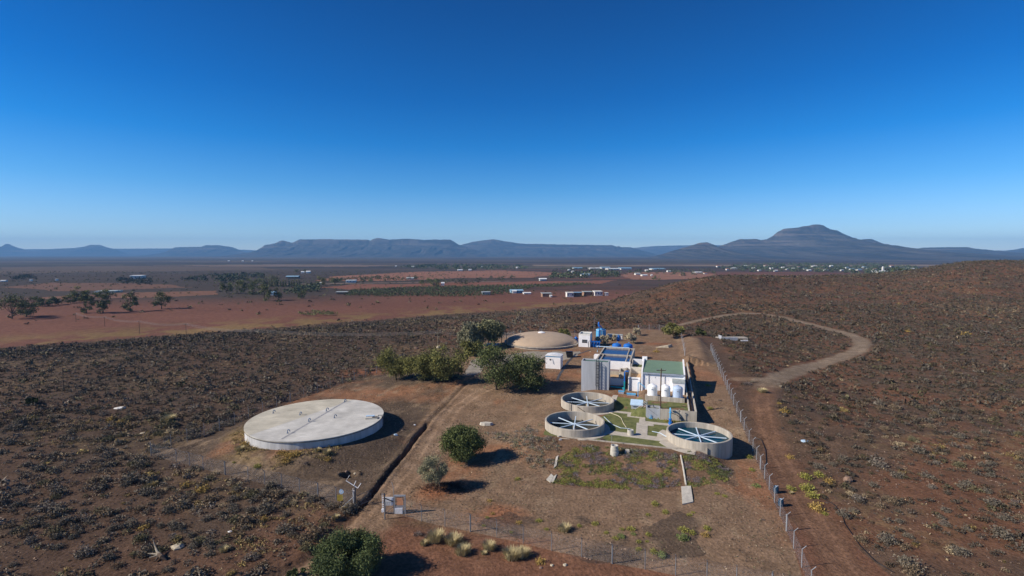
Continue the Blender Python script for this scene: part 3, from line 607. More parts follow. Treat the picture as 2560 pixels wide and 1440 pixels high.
# annex with open filter boxes
A = site('filter_annex', -6.3, 118.3, 2.3, 'low white annex with open sand beds joined to the left of the green roofed house', 'annex')
MB().box(-1.55, 0, -1.2, 1.15, .25, 3.3).build('front_wall', 'white', A)
MB().hexa([(-1.55, .25, -1.2), (-1.3, .25, -1.2), (-1.3, 15.5, -1.2), (-1.55, 15.5, -1.2)], [(-1.55, .25, 3.3), (-1.3, .25, 3.3), (-1.3, 15.5, 4.5), (-1.55, 15.5, 4.5)]).build('side_wall', 'concrete', A)
MB().box(-1.30, 7.4, -1.2, 1.15, 7.65, 4.1).box(-1.29, 7.65, -1.2, 1.15, 8.0, 3.9).build('cross_wall', 'pale', A)
MB().box(-1.29, 14.9, -1.2, 1.15, 15.3, 4.55).build('rear_wall', 'white', A)
MB().box(-1.29, .26, -1.0, 1.14, 7.39, 2.5).build('sand_bed', 'sand', A)
MB().box(-1.29, 8.01, -1.0, 1.14, 14.89, 3.2).build('grass_bed', 'lawn', A)
MB().tube([(-.95, -.12, 3.0), (-.95, -.12, -.4)], .06).tube([(-1.6, -.12, 2.95), (.6, -.12, 3.0)], .05).build('pipe', 'dsteel', A)
MB().box(-.4, -.01, 1.0, -.3, .0, 1.1).box(-.7, -.01, 2.3, -.6, 0, 2.4).box(1.0, -.03, -.5, 1.05, 0, 3.0).build('wall_mark', 'fascia', A)

# ---- white plastic tanks on their platform
pl = site('tank_platform', 0, 109.4, 3.2, 'low grey wall and platform carrying the row of upright plastic tanks', 'wall')
MB().box(-3.7, -.5, -.5, 4.2, -.25, .95).box(-3.7, -.25, -.5, 4.2, 2.4, .55).build('platform', 'concrete', pl)
MB().box(-1.55, -.56, -.1, -.95, -.505, .98).build('timber_plank', 'bone', pl)
for x0, mt, lab in ((-2.25, 'plastic', 'white plastic tank, nearest the left end of the low wall'), (.35, 'plastic', 'white plastic tank in the middle, just right of the tall wooden pole'), (2.85, 'plasticb', 'bluish grey plastic tank in front of the white porch')):
    tk = site('plastic_tank', x0, 110.3, 3.78, lab, 'tank', 'upright plastic water tanks')
    pr = [(0.98, 0)]
    for i in range(9): z = .12 + i * .215; pr += [(1.02, z), (1.02, z + .13), (.985, z + .15), (.985, z + .19)]
    pr += [(1.02, 2.1), (.97, 2.25), (.75, 2.45), (.42, 2.58), (.30, 2.6), (.001, 2.6)]
    MB().lathe(pr, n=28).build('body', mt, tk, smooth=False)
    MB().lathe([(.29, 2.605), (.30, 2.70), (.001, 2.74)], x=-.05, n=16).build('lid', mt, tk)
    MB().box(-.18, -1.045, 1.55, .2, -1.025, 1.78).build('label_panel', 'fascia', tk); MB().tube([(.5, -.9, 2.3), (.62, -1.02, 2.1), (.62, -1.06, .2)], .035).build('pipe', 'pale', tk)

# ---- trough and retaining wall on the right
tr = site('concrete_trough', 5.5, 101.7, 0, 'long grey concrete trough running back along the right side of the plant', 'trough')
MB().box(.45, 0, -1.6, .70, 46, 3.75).build('outer_wall', 'concrete', tr)
MB().box(-.75, .26, -.6, -.52, 46, 3.70).build('inner_wall', 'pale', tr)
MB().box(-.51, .26, -.6, .44, 46, 2.6).build('floor', 'block', tr)
MB().box(-6.0, 0, -.6, .44, .25, 3.72).build('front_wall', 'concrete', tr)
MB().box(.46, .05, 3.755, .69, 46, 3.80).build('coping', 'pale', tr)
for y0 in (14, 26): MB().tube([(-.2, y0, 2.65), (-.2, y0, 3.9), (.55, y0 - .4, 3.95)], .05).build('pipe', 'dsteel', tr)

# ---- grey block tower with ladder
bl = site('ladder_block', -15.35, 117.3, 1.6, 'tall grey concrete block tank with a caged ladder up its front', 'tank')
MB().box(-3.2, 0, -1, 3.2, .25, 7.35).box(-3.2, 2.75, -1, 3.2, 3.0, 7.35).box(-3.2, .25, -1, -2.95, 2.75, 7.35).box(2.95, .25, -1, 3.2, 2.75, 7.35).build('wall', 'block', bl)
MB().box(-2.94, .26, 6.6, 2.94, 2.74, 7.05).build('cover', 'greend', bl)
m = MB()
for o_ in (0, .55): m.tube([(.35 + o_, -.35, 0), (.35 + o_, -.35, 7.9), (.35 + o_, .6, 7.9)], .075)
for i in range(26): m.tube([(.35, -.35, .2 + i * .29), (.90, -.35, .2 + i * .29)], .045)
for i in range(3): m.tube([(.35, -.35, 1.5 + 2.5 * i), (.35, 0, 1.5 + 2.5 * i)], .035).tube([(.9, -.35, 1.5 + 2.5 * i), (.9, 0, 1.5 + 2.5 * i)], .035)
m.build('ladder', 'dsteel', bl)
m = MB()
for i in range(9):
    z = 1.9 + i * .68; m.tube([(.35, -.35, z), (.28, -.8, z), (.5, -1.1, z), (.75, -1.1, z), (1.05, -.9, z), (.9, -.35, z)], .06, 5)
for xx, yy in ((.28, -.8), (.5, -1.1), (.75, -1.1), (.97, -.8)): m.tube([(xx, yy, 1.9), (xx, yy, 7.4)], .05, 5)
m.build('ladder_cage', 'dsteel', bl)

# ---- stepped filter basins behind
bs = site('settling_basin', -12.4, 129.2, 2.0, 'rectangular concrete basins holding dark blue water, behind the grey ladder block', 'basin')
Z = 4.8
MB().box(-4.5, 0, -1, 4.3, .35, Z).build('front_wall', 'white', bs)
MB().box(-4.5, .351, -1, -4.15, 19.4, Z).build('side_wall', 'concrete', bs); MB().box(3.95, .351, -1, 4.3, 19.4, Z).build('side_wall', 'concrete', bs)
MB().box(-4.15, 19.0, -1, 3.95, 19.4, Z).build('rear_wall', 'concrete', bs)
MB().box(-4.15, 8.7, -1, 3.95, 9.1, Z + .003).build('cross_wall', 'concrete', bs)
MB().box(-3.45, .36, -1, -3.20, 8.69, Z - .05).build('baffle_wall', 'concrete', bs); MB().box(2.75, 9.11, -1, 3.0, 18.99, Z - .05).build('baffle_wall', 'concrete', bs)
MB().box(2.9, .36, -1, 3.15, 3.4, Z - .05).box(2.9, 5.6, -1, 3.15, 8.69, Z - .05).build('baffle_wall', 'pale', bs)
MB().box(-4.14, .36, 1, 3.94, 8.69, Z - .40).build('water', M['bluewater'], bs); MB().box(-4.14, 9.11, 1, 3.94, 18.99, Z - .40).build('water', M['bluewater'], bs)
for y0, zz in ((2.5, 3.9), (8.5, 4.3)): MB().box(-6.0, y0, -1, -4.51, y0 + 2.2, zz).build('side_chamber', 'white', bs)
fb = site('filter_basin', -12.8, 122.4, 2.0, 'stepped brown filter basins with a sand bed, between the ladder block and the white annex', 'basin')
MB().box(-4.2, 0, -1, 3.6, .3, 2.05).build('front_wall', 'white', fb)
MB().hexa([(-4.2, .3, -1), (3.6, .3, -1), (3.6, 3.0, -1), (-4.2, 3.0, -1)], [(-4.2, .3, 1.95), (3.6, .3, 1.95), (3.6, 3.0, 2.2), (-4.2, 3.0, 2.2)]).build('sand_bed', 'sand', fb)
MB().box(-4.2, 3.01, -1, 3.6, 3.3, 3.05).build('cross_wall', 'concrete', fb)
MB().box(-4.2, 3.31, -1, 3.6, 6.75, 2.75).build('water', M['brownwater'], fb)
MB().box(3.61, 0, -1, 3.95, 6.78, 3.4).build('side_wall', 'concrete', fb)
MB().box(2.3, 3.32, -1, 2.6, 5.4, 3.5).box(2.6, 5.1, -1, 3.6, 5.4, 3.5).build('weir_box', 'pale', fb); MB().box(2.4, .5, 1, 2.7, 2.1, 2.9).box(2.7, 1.8, 1, 3.6, 2.1, 2.9).build('weir_box', 'pale', fb)
for x0 in (-2.9, -.9): MB().box(x0, .5, 1.6, x0 + .2, 2.8, 2.25).build('collector_channel', 'pale', fb)

# ---- pipes and small plant in front of the annex
x, y = W(-8.6, 117.6)
pp = empty('riser_pipe', (x, y, 3.0), 'blue and teal riser pipe bending over at the basin corner', 'pipe', None, RZ)
MB().tube([(0, 0, 1.6), (0, 0, 3.9), (.1, 0, 4.05), (.9, 0, 4.1)], .14, 8).build('upper_pipe', 'blue', pp); MB().tube([(0, 0, -1), (0, 0, 1.6)], .16, 8).lathe([(.24, 1.52), (.24, 1.66)], n=10).build('lower_pipe', 'teal', pp)
def lowpipe(px, py, label, pts, r, m='cyan'):
    x, y = G(px, py); o = empty('pipe', (x, y, hh(x, y)), label, 'pipe', None, RZ)
    MB().tube(pts, r, 8).build('pipe_run', m, o)
    MB().lathe([(r * 1.8, 0), (r * 1.8, .12)], pts[0][0], pts[0][1], 12).build('flange', 'blue', o); return o
lowpipe(1595, 991, 'thin blue standpipe with an arm, standing before the annex wall', [(0, 0, 0), (0, 0, 3.0), (.1, 0, 3.2), (.9, -.3, 2.7), (1.6, -.5, 2.2)], .09)
lowpipe(1560, 974, 'teal pipe lying in front of the sand bed', [(0, 0, .3), (-1.0, .3, .35), (-3.1, .5, .35)], .18, 'teal')
x, y = G(1553, 983); b = empty('valve_box', (x, y, hh(x, y)), 'small blue grey valve box on the dirt below the teal pipe', 'box', None, RZ)
MB().box(-.6, -.4, -.1, .6, .4, .45).build('box_body', 'fascia', b); MB().box(-.65, -.45, .451, .65, .45, .52).build('lid', 'cyan', b)
x, y = G(1578, 988); b = empty('basin_cover', (x, y, hh(x, y)), 'low light blue cover with rounded ends on the grass by the annex', 'cover', None, RZ)
MB().box(-.95, -.5, -.1, .95, .5, .25).build('box_body', 'fascia', b); MB().box(-1.0, -.55, .251, 1.0, .55, .36).build('lid', 'cyan', b)
x, y = G(1592, 1018); b = empty('sloping_lid_box', (x, y, hh(x, y)), 'big sloping light blue lid on a low stand, left of the handrails', 'cover', None, RZ)
MB().hexa([(-1.3, -.6, .55), (1.2, -.6, .55), (1.2, 1.3, 1.15), (-1.3, 1.3, 1.15)], [(-1.3, -.6, .66), (1.2, -.6, .66), (1.2, 1.3, 1.26), (-1.3, 1.3, 1.26)]).build('lid', 'pblue', b)
MB().box(-1.1, -.3, -.3, 1.0, 1.1, .54).build('box_body', 'block', b); MB().box(-1.2, -.62, .40, 1.1, -.60, .56).build('rim', 'fascia', b)

# stairs + rails, pump box
st = site('concrete_steps', -4.2, 102.3, ZL, 'short flight of concrete steps climbing to the upper lawn', 'steps')
m = MB()
for i in range(8): m.box(-1.0 + i * .26, 0, -.2, -.74 + i * .26, 1.3, .05 + (i + 1) * .19)
m.build('treads', 'pale', st)
m = MB()
for zo in (.45, .8, 1.15): m.tube([(-1.1, 1.32, zo), (1.1, 1.32, 1.6 + zo)], .04); m.tube([(-1.1, 2.6, zo), (1.1, 2.6, 1.6 + zo)], .04)
for i in range(3):
    for yy in (1.32, 2.6): m.tube([(-1.1 + 1.1 * i, yy, .0 + .8 * i), (-1.1 + 1.1 * i, yy, 1.15 + .8 * i)], .035)
m.build('handrail', 'steel', st)
pb = site('pump_chamber', -1.9, 101.9, ZL, 'grey open topped pump chamber against the retaining wall, right of the steps', 'chamber')
MB().box(-1.35, 0, -.3, 1.35, .2, 2.0).box(-1.35, 2.0, -.3, 1.35, 2.2, 2.0).box(-1.35, .2, -.3, -1.1, 2.0, 2.0).box(1.1, .2, -.3, 1.35, 2.0, 2.0).build('wall', 'block', pb)
MB().box(-1.09, .21, .0, 1.09, 1.99, 1.2).build('floor', 'dark', pb)
MB().tube([(-.6, 1.0, 1.2), (-.6, 1.0, 2.3), (.0, 1.0, 2.4), (.4, 1.0, 1.4)], .09).lathe([(.2, 1.21), (.2, 1.9), (.1, 2.05)], .45, .6, 10).build('pump', 'dsteel', pb)
MB().tube([(-.5, -.15, .05), (-.5, -.15, .8)], .045).tube([(-.3, -.15, .05), (-.3, -.15, .7)], .045).box(-.75, -.35, .02, -.1, -.08, .12).build('tap', 'cyan', pb)
MB().tube([(-.9, -.02, 1.9), (.8, -.05, .7)], .02).build('cable', 'dsteel', pb)
gn = site('outlet_pipe', 1.35, 100.1, ZL, 'light blue upright outlet pipe with a dark blue lower half, next to the full tank', 'pipe')
MB().tube([(0, 1.2, 2.2), (0, 1.0, 2.55), (0, .55, 2.6), (0, .3, 2.3), (0, .3, .6)], .17, 10).lathe([(.28, 1.9), (.28, 2.02)], 0, .3, 12).build('upper_pipe', 'cyan', gn)
MB().tube([(0, .3, .6), (0, .1, .3), (0, -1.2, .28), (0, -1.6, .0)], .22, 10).lathe([(.34, .6), (.34, .72)], 0, .3, 12).lathe([(.34, .1), (.34, .5)], 0, -1.0, 12).build('lower_pipe', 'blue', gn)
MB().tube([(.1, .3, 1.9), (1.2, 1.2, 1.3), (2.3, 1.35, .5)], .06, 6).build('cable', 'black', gn)
fn = site('spindle_valve', 3.0, 100.9, ZL, 'dark steel valve spindle standing in front of the retaining wall', 'valve')
MB().tube([(0, 0, 0), (0, 0, 2.5)], .06).tube([(-.25, 0, 2.2), (.25, 0, 2.2)], .04).tube([(-.25, 0, 1.2), (.25, 0, 1.2)], .04).build('spindle', 'dsteel', fn); MB().lathe([(.16, 2.5), (.16, 2.56)], n=10).build('handwheel', 'bone', fn)

# manholes, pipes and hoses on the lawn
x, y = W(-5.5, 91.2); o = empty('manhole_ring', (x, y, ZP), 'short pale concrete manhole ring standing on the lawn path', 'manhole')
MB().lathe([(.55, -.05), (.55, .95), (.42, .95), (.42, -.05)], n=28, closed=True).build('ring', 'pale', o); MB().lathe([(.41, .7), (.41, .85)], n=20).build('cover', 'fascia', o)
x, y = G(1536, 1136); zz = hh(x, y); o = empty('manhole_ring', (x, y, zz), 'grey round concrete manhole stack on the planted slope below the kerb', 'manhole')
MB().lathe([(.68, -.5), (.68, .55), (.64, .57), (.64, 1.05), (.60, 1.07), (.60, 1.55), (.45, 1.55), (.45, -.5)], n=28, closed=True).build('ring', 'pale', o); MB().lathe([(.44, 1.2), (.44, 1.35)], n=20).build('cover', 'fascia', o)
x, y = G(1568, 1133); o = MB().hexa([(-.5, -.3, -.2), (.4, -.35, -.2), (.5, .3, -.2), (-.3, .35, -.2)], [(-.4, -.2, .55), (.3, -.25, .5), (.35, .2, .6), (-.2, .2, .65)]).build('concrete_lump', 'pale', loc=(x, y, hh(x, y))); prop(o, 'broken concrete lump beside the round manhole stack', 'rubble')
x, y = G(1529, 1113); o = empty('aerial_post', (x, y, hh(x, y)), 'thin post with a crossbar near the middle of the lawn kerb', 'post')
MB().tube([(0, 0, 0), (0, 0, 1.7)], .03).build('upright', 'steel', o); MB().tube([(-.4, 0, 1.7), (.4, 0, 1.7)], .03).build('crossbar', 'steel', o)
def drape(px, r, up=.04, n=10):
    pts = []
    for (a0, b0), (a1, b1) in zip(px[:-1], px[1:]):
        for i in range(n):
            x, y = G(a0 + (a1 - a0) * i / n, b0 + (b1 - b0) * i / n); pts.append((x, y, hh(x, y) + up))
    x, y = G(*px[-1]); pts.append((x, y, hh(x, y) + up)); return pts
def hose(name, px, r, m, label, cat, up=.05): 
    p = drape(px, r, up); o = MB().tube([(q[0] - p[0][0], q[1] - p[0][1], q[2] - p[0][2]) for q in p], r, 6).build(name, m, loc=p[0]); prop(o, label, cat); return o
hose('hose', [(1523, 1032), (1545, 1040), (1553, 1046), (1558, 1058), (1566, 1070)], .055, 'hose', 'cream hose curling across the middle lawn', 'hose', .07)
hose('white_pipe', [(1510, 1043), (1530, 1062), (1552, 1071), (1575, 1073)], .055, 'bar', 'white pipe leading from the left tank along the path', 'pipe', .09)
hose('white_pipe', [(1630, 1080), (1650, 1084), (1690, 1107), (1712, 1119), (1740, 1126)], .06, 'bar', 'white pipe curving round the front of the full tank', 'pipe', .12)
hose('black_pipe', [(1885, 1093), (1905, 1102), (1914, 1125), (1916, 1155), (1909, 1175)], .07, 'black', 'black pipe bowing outside the right hand fence', 'pipe')
hose('black_pipe', [(2060, 1248), (2085, 1262), (2105, 1285), (2112, 1310), (2150, 1365), (2190, 1405), (2235, 1432)], .05, 'black', 'thin black pipe winding between shrubs on the right hillside', 'pipe')
hose('drain_pipe', [(1702, 1140), (1708, 1170), (1715, 1214)], .13, 'pale', 'pale drain pipe running down the right side of the planted slope', 'pipe', .12)
for px4, lab in ((((1703, 1218), (1727, 1216), (1733, 1256), (1706, 1262)), 'long pale concrete slab at the foot of the drain pipe'), (((1366, 1200), (1378, 1186), (1384, 1192), (1376, 1207)), 'broken grey slab at the foot of the left flume'), (((1378, 1205), (1384, 1193), (1392, 1187), (1384, 1207)), 'broken pale slab beside the left flume'), (((1384, 1172), (1390, 1144), (1396, 1140), (1391, 1166)), 'narrow pale flume stretch on the left of the planted slope')):
    P = [G(*p) for p in px4]; zz = [hh(*p) for p in P]; c0 = (sum(p[0] for p in P) / 4, sum(p[1] for p in P) / 4, sum(zz) / 4)
    o = MB().hexa([(p[0] - c0[0], p[1] - c0[1], q - c0[2] - .15) for p, q in zip(P, zz)][::-1], [(p[0] - c0[0], p[1] - c0[1], q - c0[2] + .13) for p, q in zip(P, zz)][::-1]).build('concrete_slab', 'pale', loc=c0); prop(o, lab, 'slab')
for px0, py0, w_, lab, m_ in ((1216, 1062, 3.0, 'flat pale concrete strip lying on dirt left of the left tank', 'pale'), (1398, 1092, .8, 'small pale concrete block beside the left tank', 'pale'), (1401, 1100, .7, 'jumble of broken concrete at the left end of the kerb', 'block'), (1037, 1063, .5, 'white scrap lying by the trench', 'white'), (989, 1088, .8, 'pale blue jerrycan lying in the shade right of the covered reservoir', 'pblue'), (1141, 1053, .5, 'lone grey stone on the bare road yard', 'rock')):
    x, y = G(px0, py0); m = MB(); n_ = 7
    lo = [(w_ / 2 * math.cos(q * 2 * math.pi / n_) * rnd.uniform(.8, 1.1), w_ * .22 * math.sin(q * 2 * math.pi / n_) * rnd.uniform(.7, 1.2), -.1) for q in range(n_)]
    m.hexa(lo, [(p[0] * .85, p[1] * .85, .12 + w_ * .12) for p in lo]); o = m.build('rubble', m_, loc=(x, y, hh(x, y))); prop(o, lab, 'rubble')

# ---- domed reservoir, hut, cabin and blue plant at the back
DC = W(-41.0, 170.6); dz = hh(*DC)
t = empty('domed_reservoir', (DC[0], DC[1], 3.0), 'round reservoir with a wide sandy brown dome', 'reservoir')
MB().lathe([(12.6, -.8), (12.6, .45), (12.9, .46), (12.9, .62), (12.3, .66)], n=80).build('rim', 'concrete', t)
pr = [(12.3, .66)] + [(12.2 * math.cos(q), .66 + 2.9 * math.sin(q)) for q in np.linspace(.05, 1.53, 16)] + [(.001, 3.58)]
MB().lathe(pr, n=80).build('dome', 'tan', t, smooth=True)
v = MB().lathe([(1.2, 3.5), (1.25, 3.72), (.6, 3.95), (.001, 4.0)], n=20).build('vent_cap', 'white', t); MB().tube([(-.5, 0, 3.8), (-.5, 0, 5.6)], .05).tube([(.1, 0, 3.8), (.1, 0, 5.0)], .05).build('mast', 'steel', v)
H_ = site('filter_hut', -25.5, 167.6, 2.9, 'white cube hut with a barred window and sunken grey roof', 'hut')
MB().box(-1.9, -.6, -.6, 1.9, 4.6, 4.0).build('wall', 'white', H_); MB().box(-1.9, -.6, 4.001, 1.9, -.35, 4.5).box(-1.9, 4.35, 4.001, 1.9, 4.6, 4.5).box(-1.9, -.35, 4.001, -1.65, 4.35, 4.5).box(1.65, -.35, 4.001, 1.9, 4.35, 4.5).build('parapet', 'wallw', H_)
MB().box(-1.64, -.34, 4.002, 1.64, 4.34, 4.12).build('roof', 'roofg', H_)
w_ = MB().box(-.75, -.62, 1.5, .95, -.605, 2.6).build('window', 'dark', H_); m = MB()
for i in range(5): m.box(-.75 + i * .41, -.66, 1.5, -.70 + i * .41, -.625, 2.6)
m.box(-.75, -.66, 2.02, .95, -.625, 2.08).build('bars', 'steel', w_)
q_ = site('blue_filter_rig', -21.8, 167.5, 2.9, 'blue steel platform of filters beside the white hut', 'machine')
MB().box(-1.6, -.7, 1.9, 1.5, 1.2, 2.05).build('deck', 'blue', q_)
for xx in (-1.5, -.5, .5, 1.4):
    MB().tube([(xx, -.6, 0), (xx, -.6, 2.6)], .09).build('leg', 'blue', q_)
for xx in (-1.0, 0, 1.0): MB().lathe([(.40, .3), (.42, 1.5), (.2, 1.8), (.001, 1.85)], xx, .4, 12).build('filter_pot', 'blue', q_)
MB().tube([(-2.2, -1, .3), (-2.3, -1, 1.9), (-1.9, -1, 2.4)], .12).build('elbow_pipe', 'dsteel', q_)
q_ = site('blue_water_tank', -22.2, 185.0, 2.9, 'big light blue cylindrical tank behind the white hut', 'tank')
MB().lathe([(1.8, -.8), (1.8, 3.5), (1.1, 3.8), (.001, 3.9)], n=36).build('body', 'cyan', q_); MB().lathe([(1.83, 3.4), (1.83, 3.55)], n=36).build('rim', 'pblue', q_)
m = MB().tube([(-.4, -1.95, 0), (-.4, -1.95, 5.4)], .16, 8).lathe([(.30, 4.9), (.34, 6.1), (.15, 6.5), (.001, 6.55)], -.65, -1.5, 12).tube([(-.4, -1.95, 5.3), (.1, -1.4, 4.9), (.6, -1.0, 3.9)], .2, 8); m.build('inlet_pipe', 'blue', q_)
for xx in (-1, 0, .8): MB().tube([(xx, -1.9, .2), (xx, -1.9, 3.4)], .04).build('stay', 'pblue', q_)
q_ = site('low_shed', -17.8, 187.5, 2.6, 'long low grey shed half hidden right of the big blue tank', 'shed')
MB().box(-2.4, 0, -.4, 3.0, 1.8, 1.6).build('wall', 'wallw', q_); MB().box(-2.5, -.15, 1.61, 3.1, 1.95, 1.75).build('roof', 'roofg', q_)
for c_, a_, lab in ((-13.6, 152.3, 'squat blue filter drum, left one behind the basins'), (-10.3, 152.6, 'squat blue filter drum, right one behind the basins')):
    q_ = site('filter_drum', c_, a_, 5.75, lab, 'filter', 'blue drums behind the basins')
    MB().lathe([(1.35, -2), (1.35, 1.1), (1.1, 1.45), (.5, 1.65), (.001, 1.7)], n=26).build('body', 'blue', q_); MB().lathe([(1.39, .25), (1.39, .45)], n=26).build('band', 'cyan', q_); MB().tube([(0, 0, 1.65), (0, 0, 2.0), (.4, 0, 2.0)], .1).build('nozzle', 'cyan', q_)
q_ = site('blue_manifold', -14.6, 150.2, 5.8, 'light blue pipe running across in front of the two blue drums', 'pipe')
MB().tube([(-4.4, 0, -1), (-4.4, 0, .75), (4.8, 0, .75), (4.8, 0, .0)], .13, 8).build('pipe_run', 'pblue', q_); MB().lathe([(.26, .6), (.26, .9)], -4.4, 0, 10).build('flange', 'pblue', q_)
for px0, py0, h_, r_, lab in ((1546, 852, 1.9, .5, 'slim dark blue cylinder standing alone behind the drums'), (1440, 855, 1.8, .6, 'dark blue cylinder between the dome and the white hut')):
    x, y = G(px0, py0); q_ = empty('blue_cylinder', (x, y, hh(x, y)), lab, 'tank'); MB().lathe([(r_, -.1), (r_, h_ * .8), (r_ * .6, h_), (.001, h_ * 1.05)], n=18).build('body', 'blue', q_); MB().tube([(0, 0, h_), (0, 0, h_ + .4)], .08).build('nozzle', 'blue', q_)
q_ = site('portable_cabin', -29.5, 136.5, 1.9, 'white portable cabin with a curved roof', 'cabin')
MB().box(-2.1, 0, .2, 2.1, 3.4, 3.75).build('wall', 'white', q_); MB().box(-2.15, -.05, 3.5, 2.15, 3.45, 3.74).build('fascia', 'cyan', q_)
m = MB(); A_ = [(-2.25 + 4.5 * i / 10, 3.76 + .28 * math.sin(math.pi * i / 10)) for i in range(11)]
for (xa, za), (xb, zb) in zip(A_[:-1], A_[1:]): m.hexa([(xa, -.15, 3.755), (xb, -.15, 3.755), (xb, 3.55, 3.755), (xa, 3.55, 3.755)], [(xa, -.15, za + .05), (xb, -.15, zb + .05), (xb, 3.55, zb + .05), (xa, 3.55, za + .05)])
m.build('roof', 'roofw', q_); MB().box(-2.0, .1, -.3, 2.0, 3.3, .2).build('base_frame', 'dsteel', q_)
MB().box(-.95, -.02, 2.5, -.45, -.005, 2.9).build('window', 'dark', q_); MB().hexa([(-.2, -.02, 2.9), (.0, -.02, 2.9), (.0, -.005, 2.9), (-.2, -.005, 2.9)], [(.1, -.02, 1.6), (.55, -.02, 1.3), (.55, -.005, 1.3), (.1, -.005, 1.6)]).build('dark_slant', 'fascia', q_); MB().box(2.101, 1.6, .3, 2.13, 2.6, 2.9).build('door', 'pblue', q_)  # includes a slanting blue-grey mark on the front wall
x, y = G(1361, 906); o = MB().lathe([(.75, -.15), (.55, -.2), (.45, 0), (.55, .2), (.75, .15)], n=20, closed=True).build('tyre', 'tyre', loc=(x, y, hh(x, y) + .75)); o.rotation_euler = (R(90), 0, .3); prop(o, 'black tyre standing upright left of the white cabin', 'tyre')
x, y = G(1425, 893); o = empty('black_bin', (x, y, hh(x, y)), 'black tilted bin on the concrete right of the white cabin', 'bin'); MB().hexa([(-.9, -.6, -.05), (.9, -.6, -.05), (.9, .6, -.05), (-.9, .6, -.05)], [(-1.3, -.7, 1.5), (.8, -.7, 1.5), (.8, .7, 1.7), (-1.3, .7, 1.7)]).build('body', 'dark', o); MB().box(-1.3, -.72, 1.705, .85, .72, 1.78).build('lid', 'black', o)
for i_, pxs in enumerate([[(1440, 884), (1420, 905), (1400, 935), (1393, 950)], [(1475, 875), (1455, 882), (1443, 886)]]):
    P = drape(pxs, .1, .03, 6); m = MB()
    for a0, a1 in zip(P[:-1], P[1:]): m.quad((a0[0] - .35, a0[1], a0[2]), (a0[0] + .35, a0[1], a0[2]), (a1[0] + .35, a1[1], a1[2]), (a1[0] - .35, a1[1], a1[2]))
    o = m.build('drain_channel', 'dsteel'); prop(o, ['dark open drain running from the white cabin towards the ladder block', 'short dark drain crossing the yard below the white hut'][i_], 'drain')
x, y = G(1222, 874); q_ = empty('blue_shade_frame', (x, y, hh(x, y)), 'low flat blue roofed frame left of the domed reservoir', 'shelter')
MB().hexa([(-3.0, -1.0, 1.35), (2.2, -1.0, 1.35), (3.4, 3.6, 1.5), (-.5, 3.6, 1.5)], [(-3.0, -1.0, 1.45), (2.2, -1.0, 1.45), (3.4, 3.6, 1.6), (-.5, 3.6, 1.6)]).build('roof', 'roofb', q_)
MB().box(-2.4, -.7, 1.452, 1.8, -.2, 1.50).build('blue_sheet', 'blue', q_)
for xx, yy in ((-2.9, -.9), (2.1, -.9), (3.2, 3.4), (-.4, 3.4)): MB().tube([(xx, yy, -.2), (xx, yy, 1.36)], .07).build('leg', 'steel', q_)
x, y = G(1830, 850); q_ = empty('ruined_wall', (x, y, hh(x, y)), 'ruined grey concrete box on the hillside beyond the fence', 'ruin')
MB().box(-4.2, -1.0, -.5, 1.6, -.7, 1.1).box(-4.2, -.7, -.5, -3.9, 2.0, 1.6).box(1.3, -.7, -.5, 1.6, 2.0, .9).build('wall', 'block', q_); MB().box(-3.9, 2.5, -.5, 7.0, 5.5, .35).build('floor_slab', 'concrete', q_); MB().box(2.2, -2.4, .0, 4.8, -2.1, .25).build('fallen_slab', 'white', q_)
x, y = G(1665, 868); o = MB().hexa([(-4, -.8, -.2), (.6, -1.2, -.2), (2.5, .6, -.2), (-2, .8, -.2)], [(-3.6, -.5, .1), (.4, -.8, .7), (2.0, .3, 1.0), (-1.6, .5, .2)]).build('rock_slab', 'rockp', loc=(x, y, hh(x, y))); prop(o, 'pale rock slab on the bare yard left of the inner fence', 'rock')

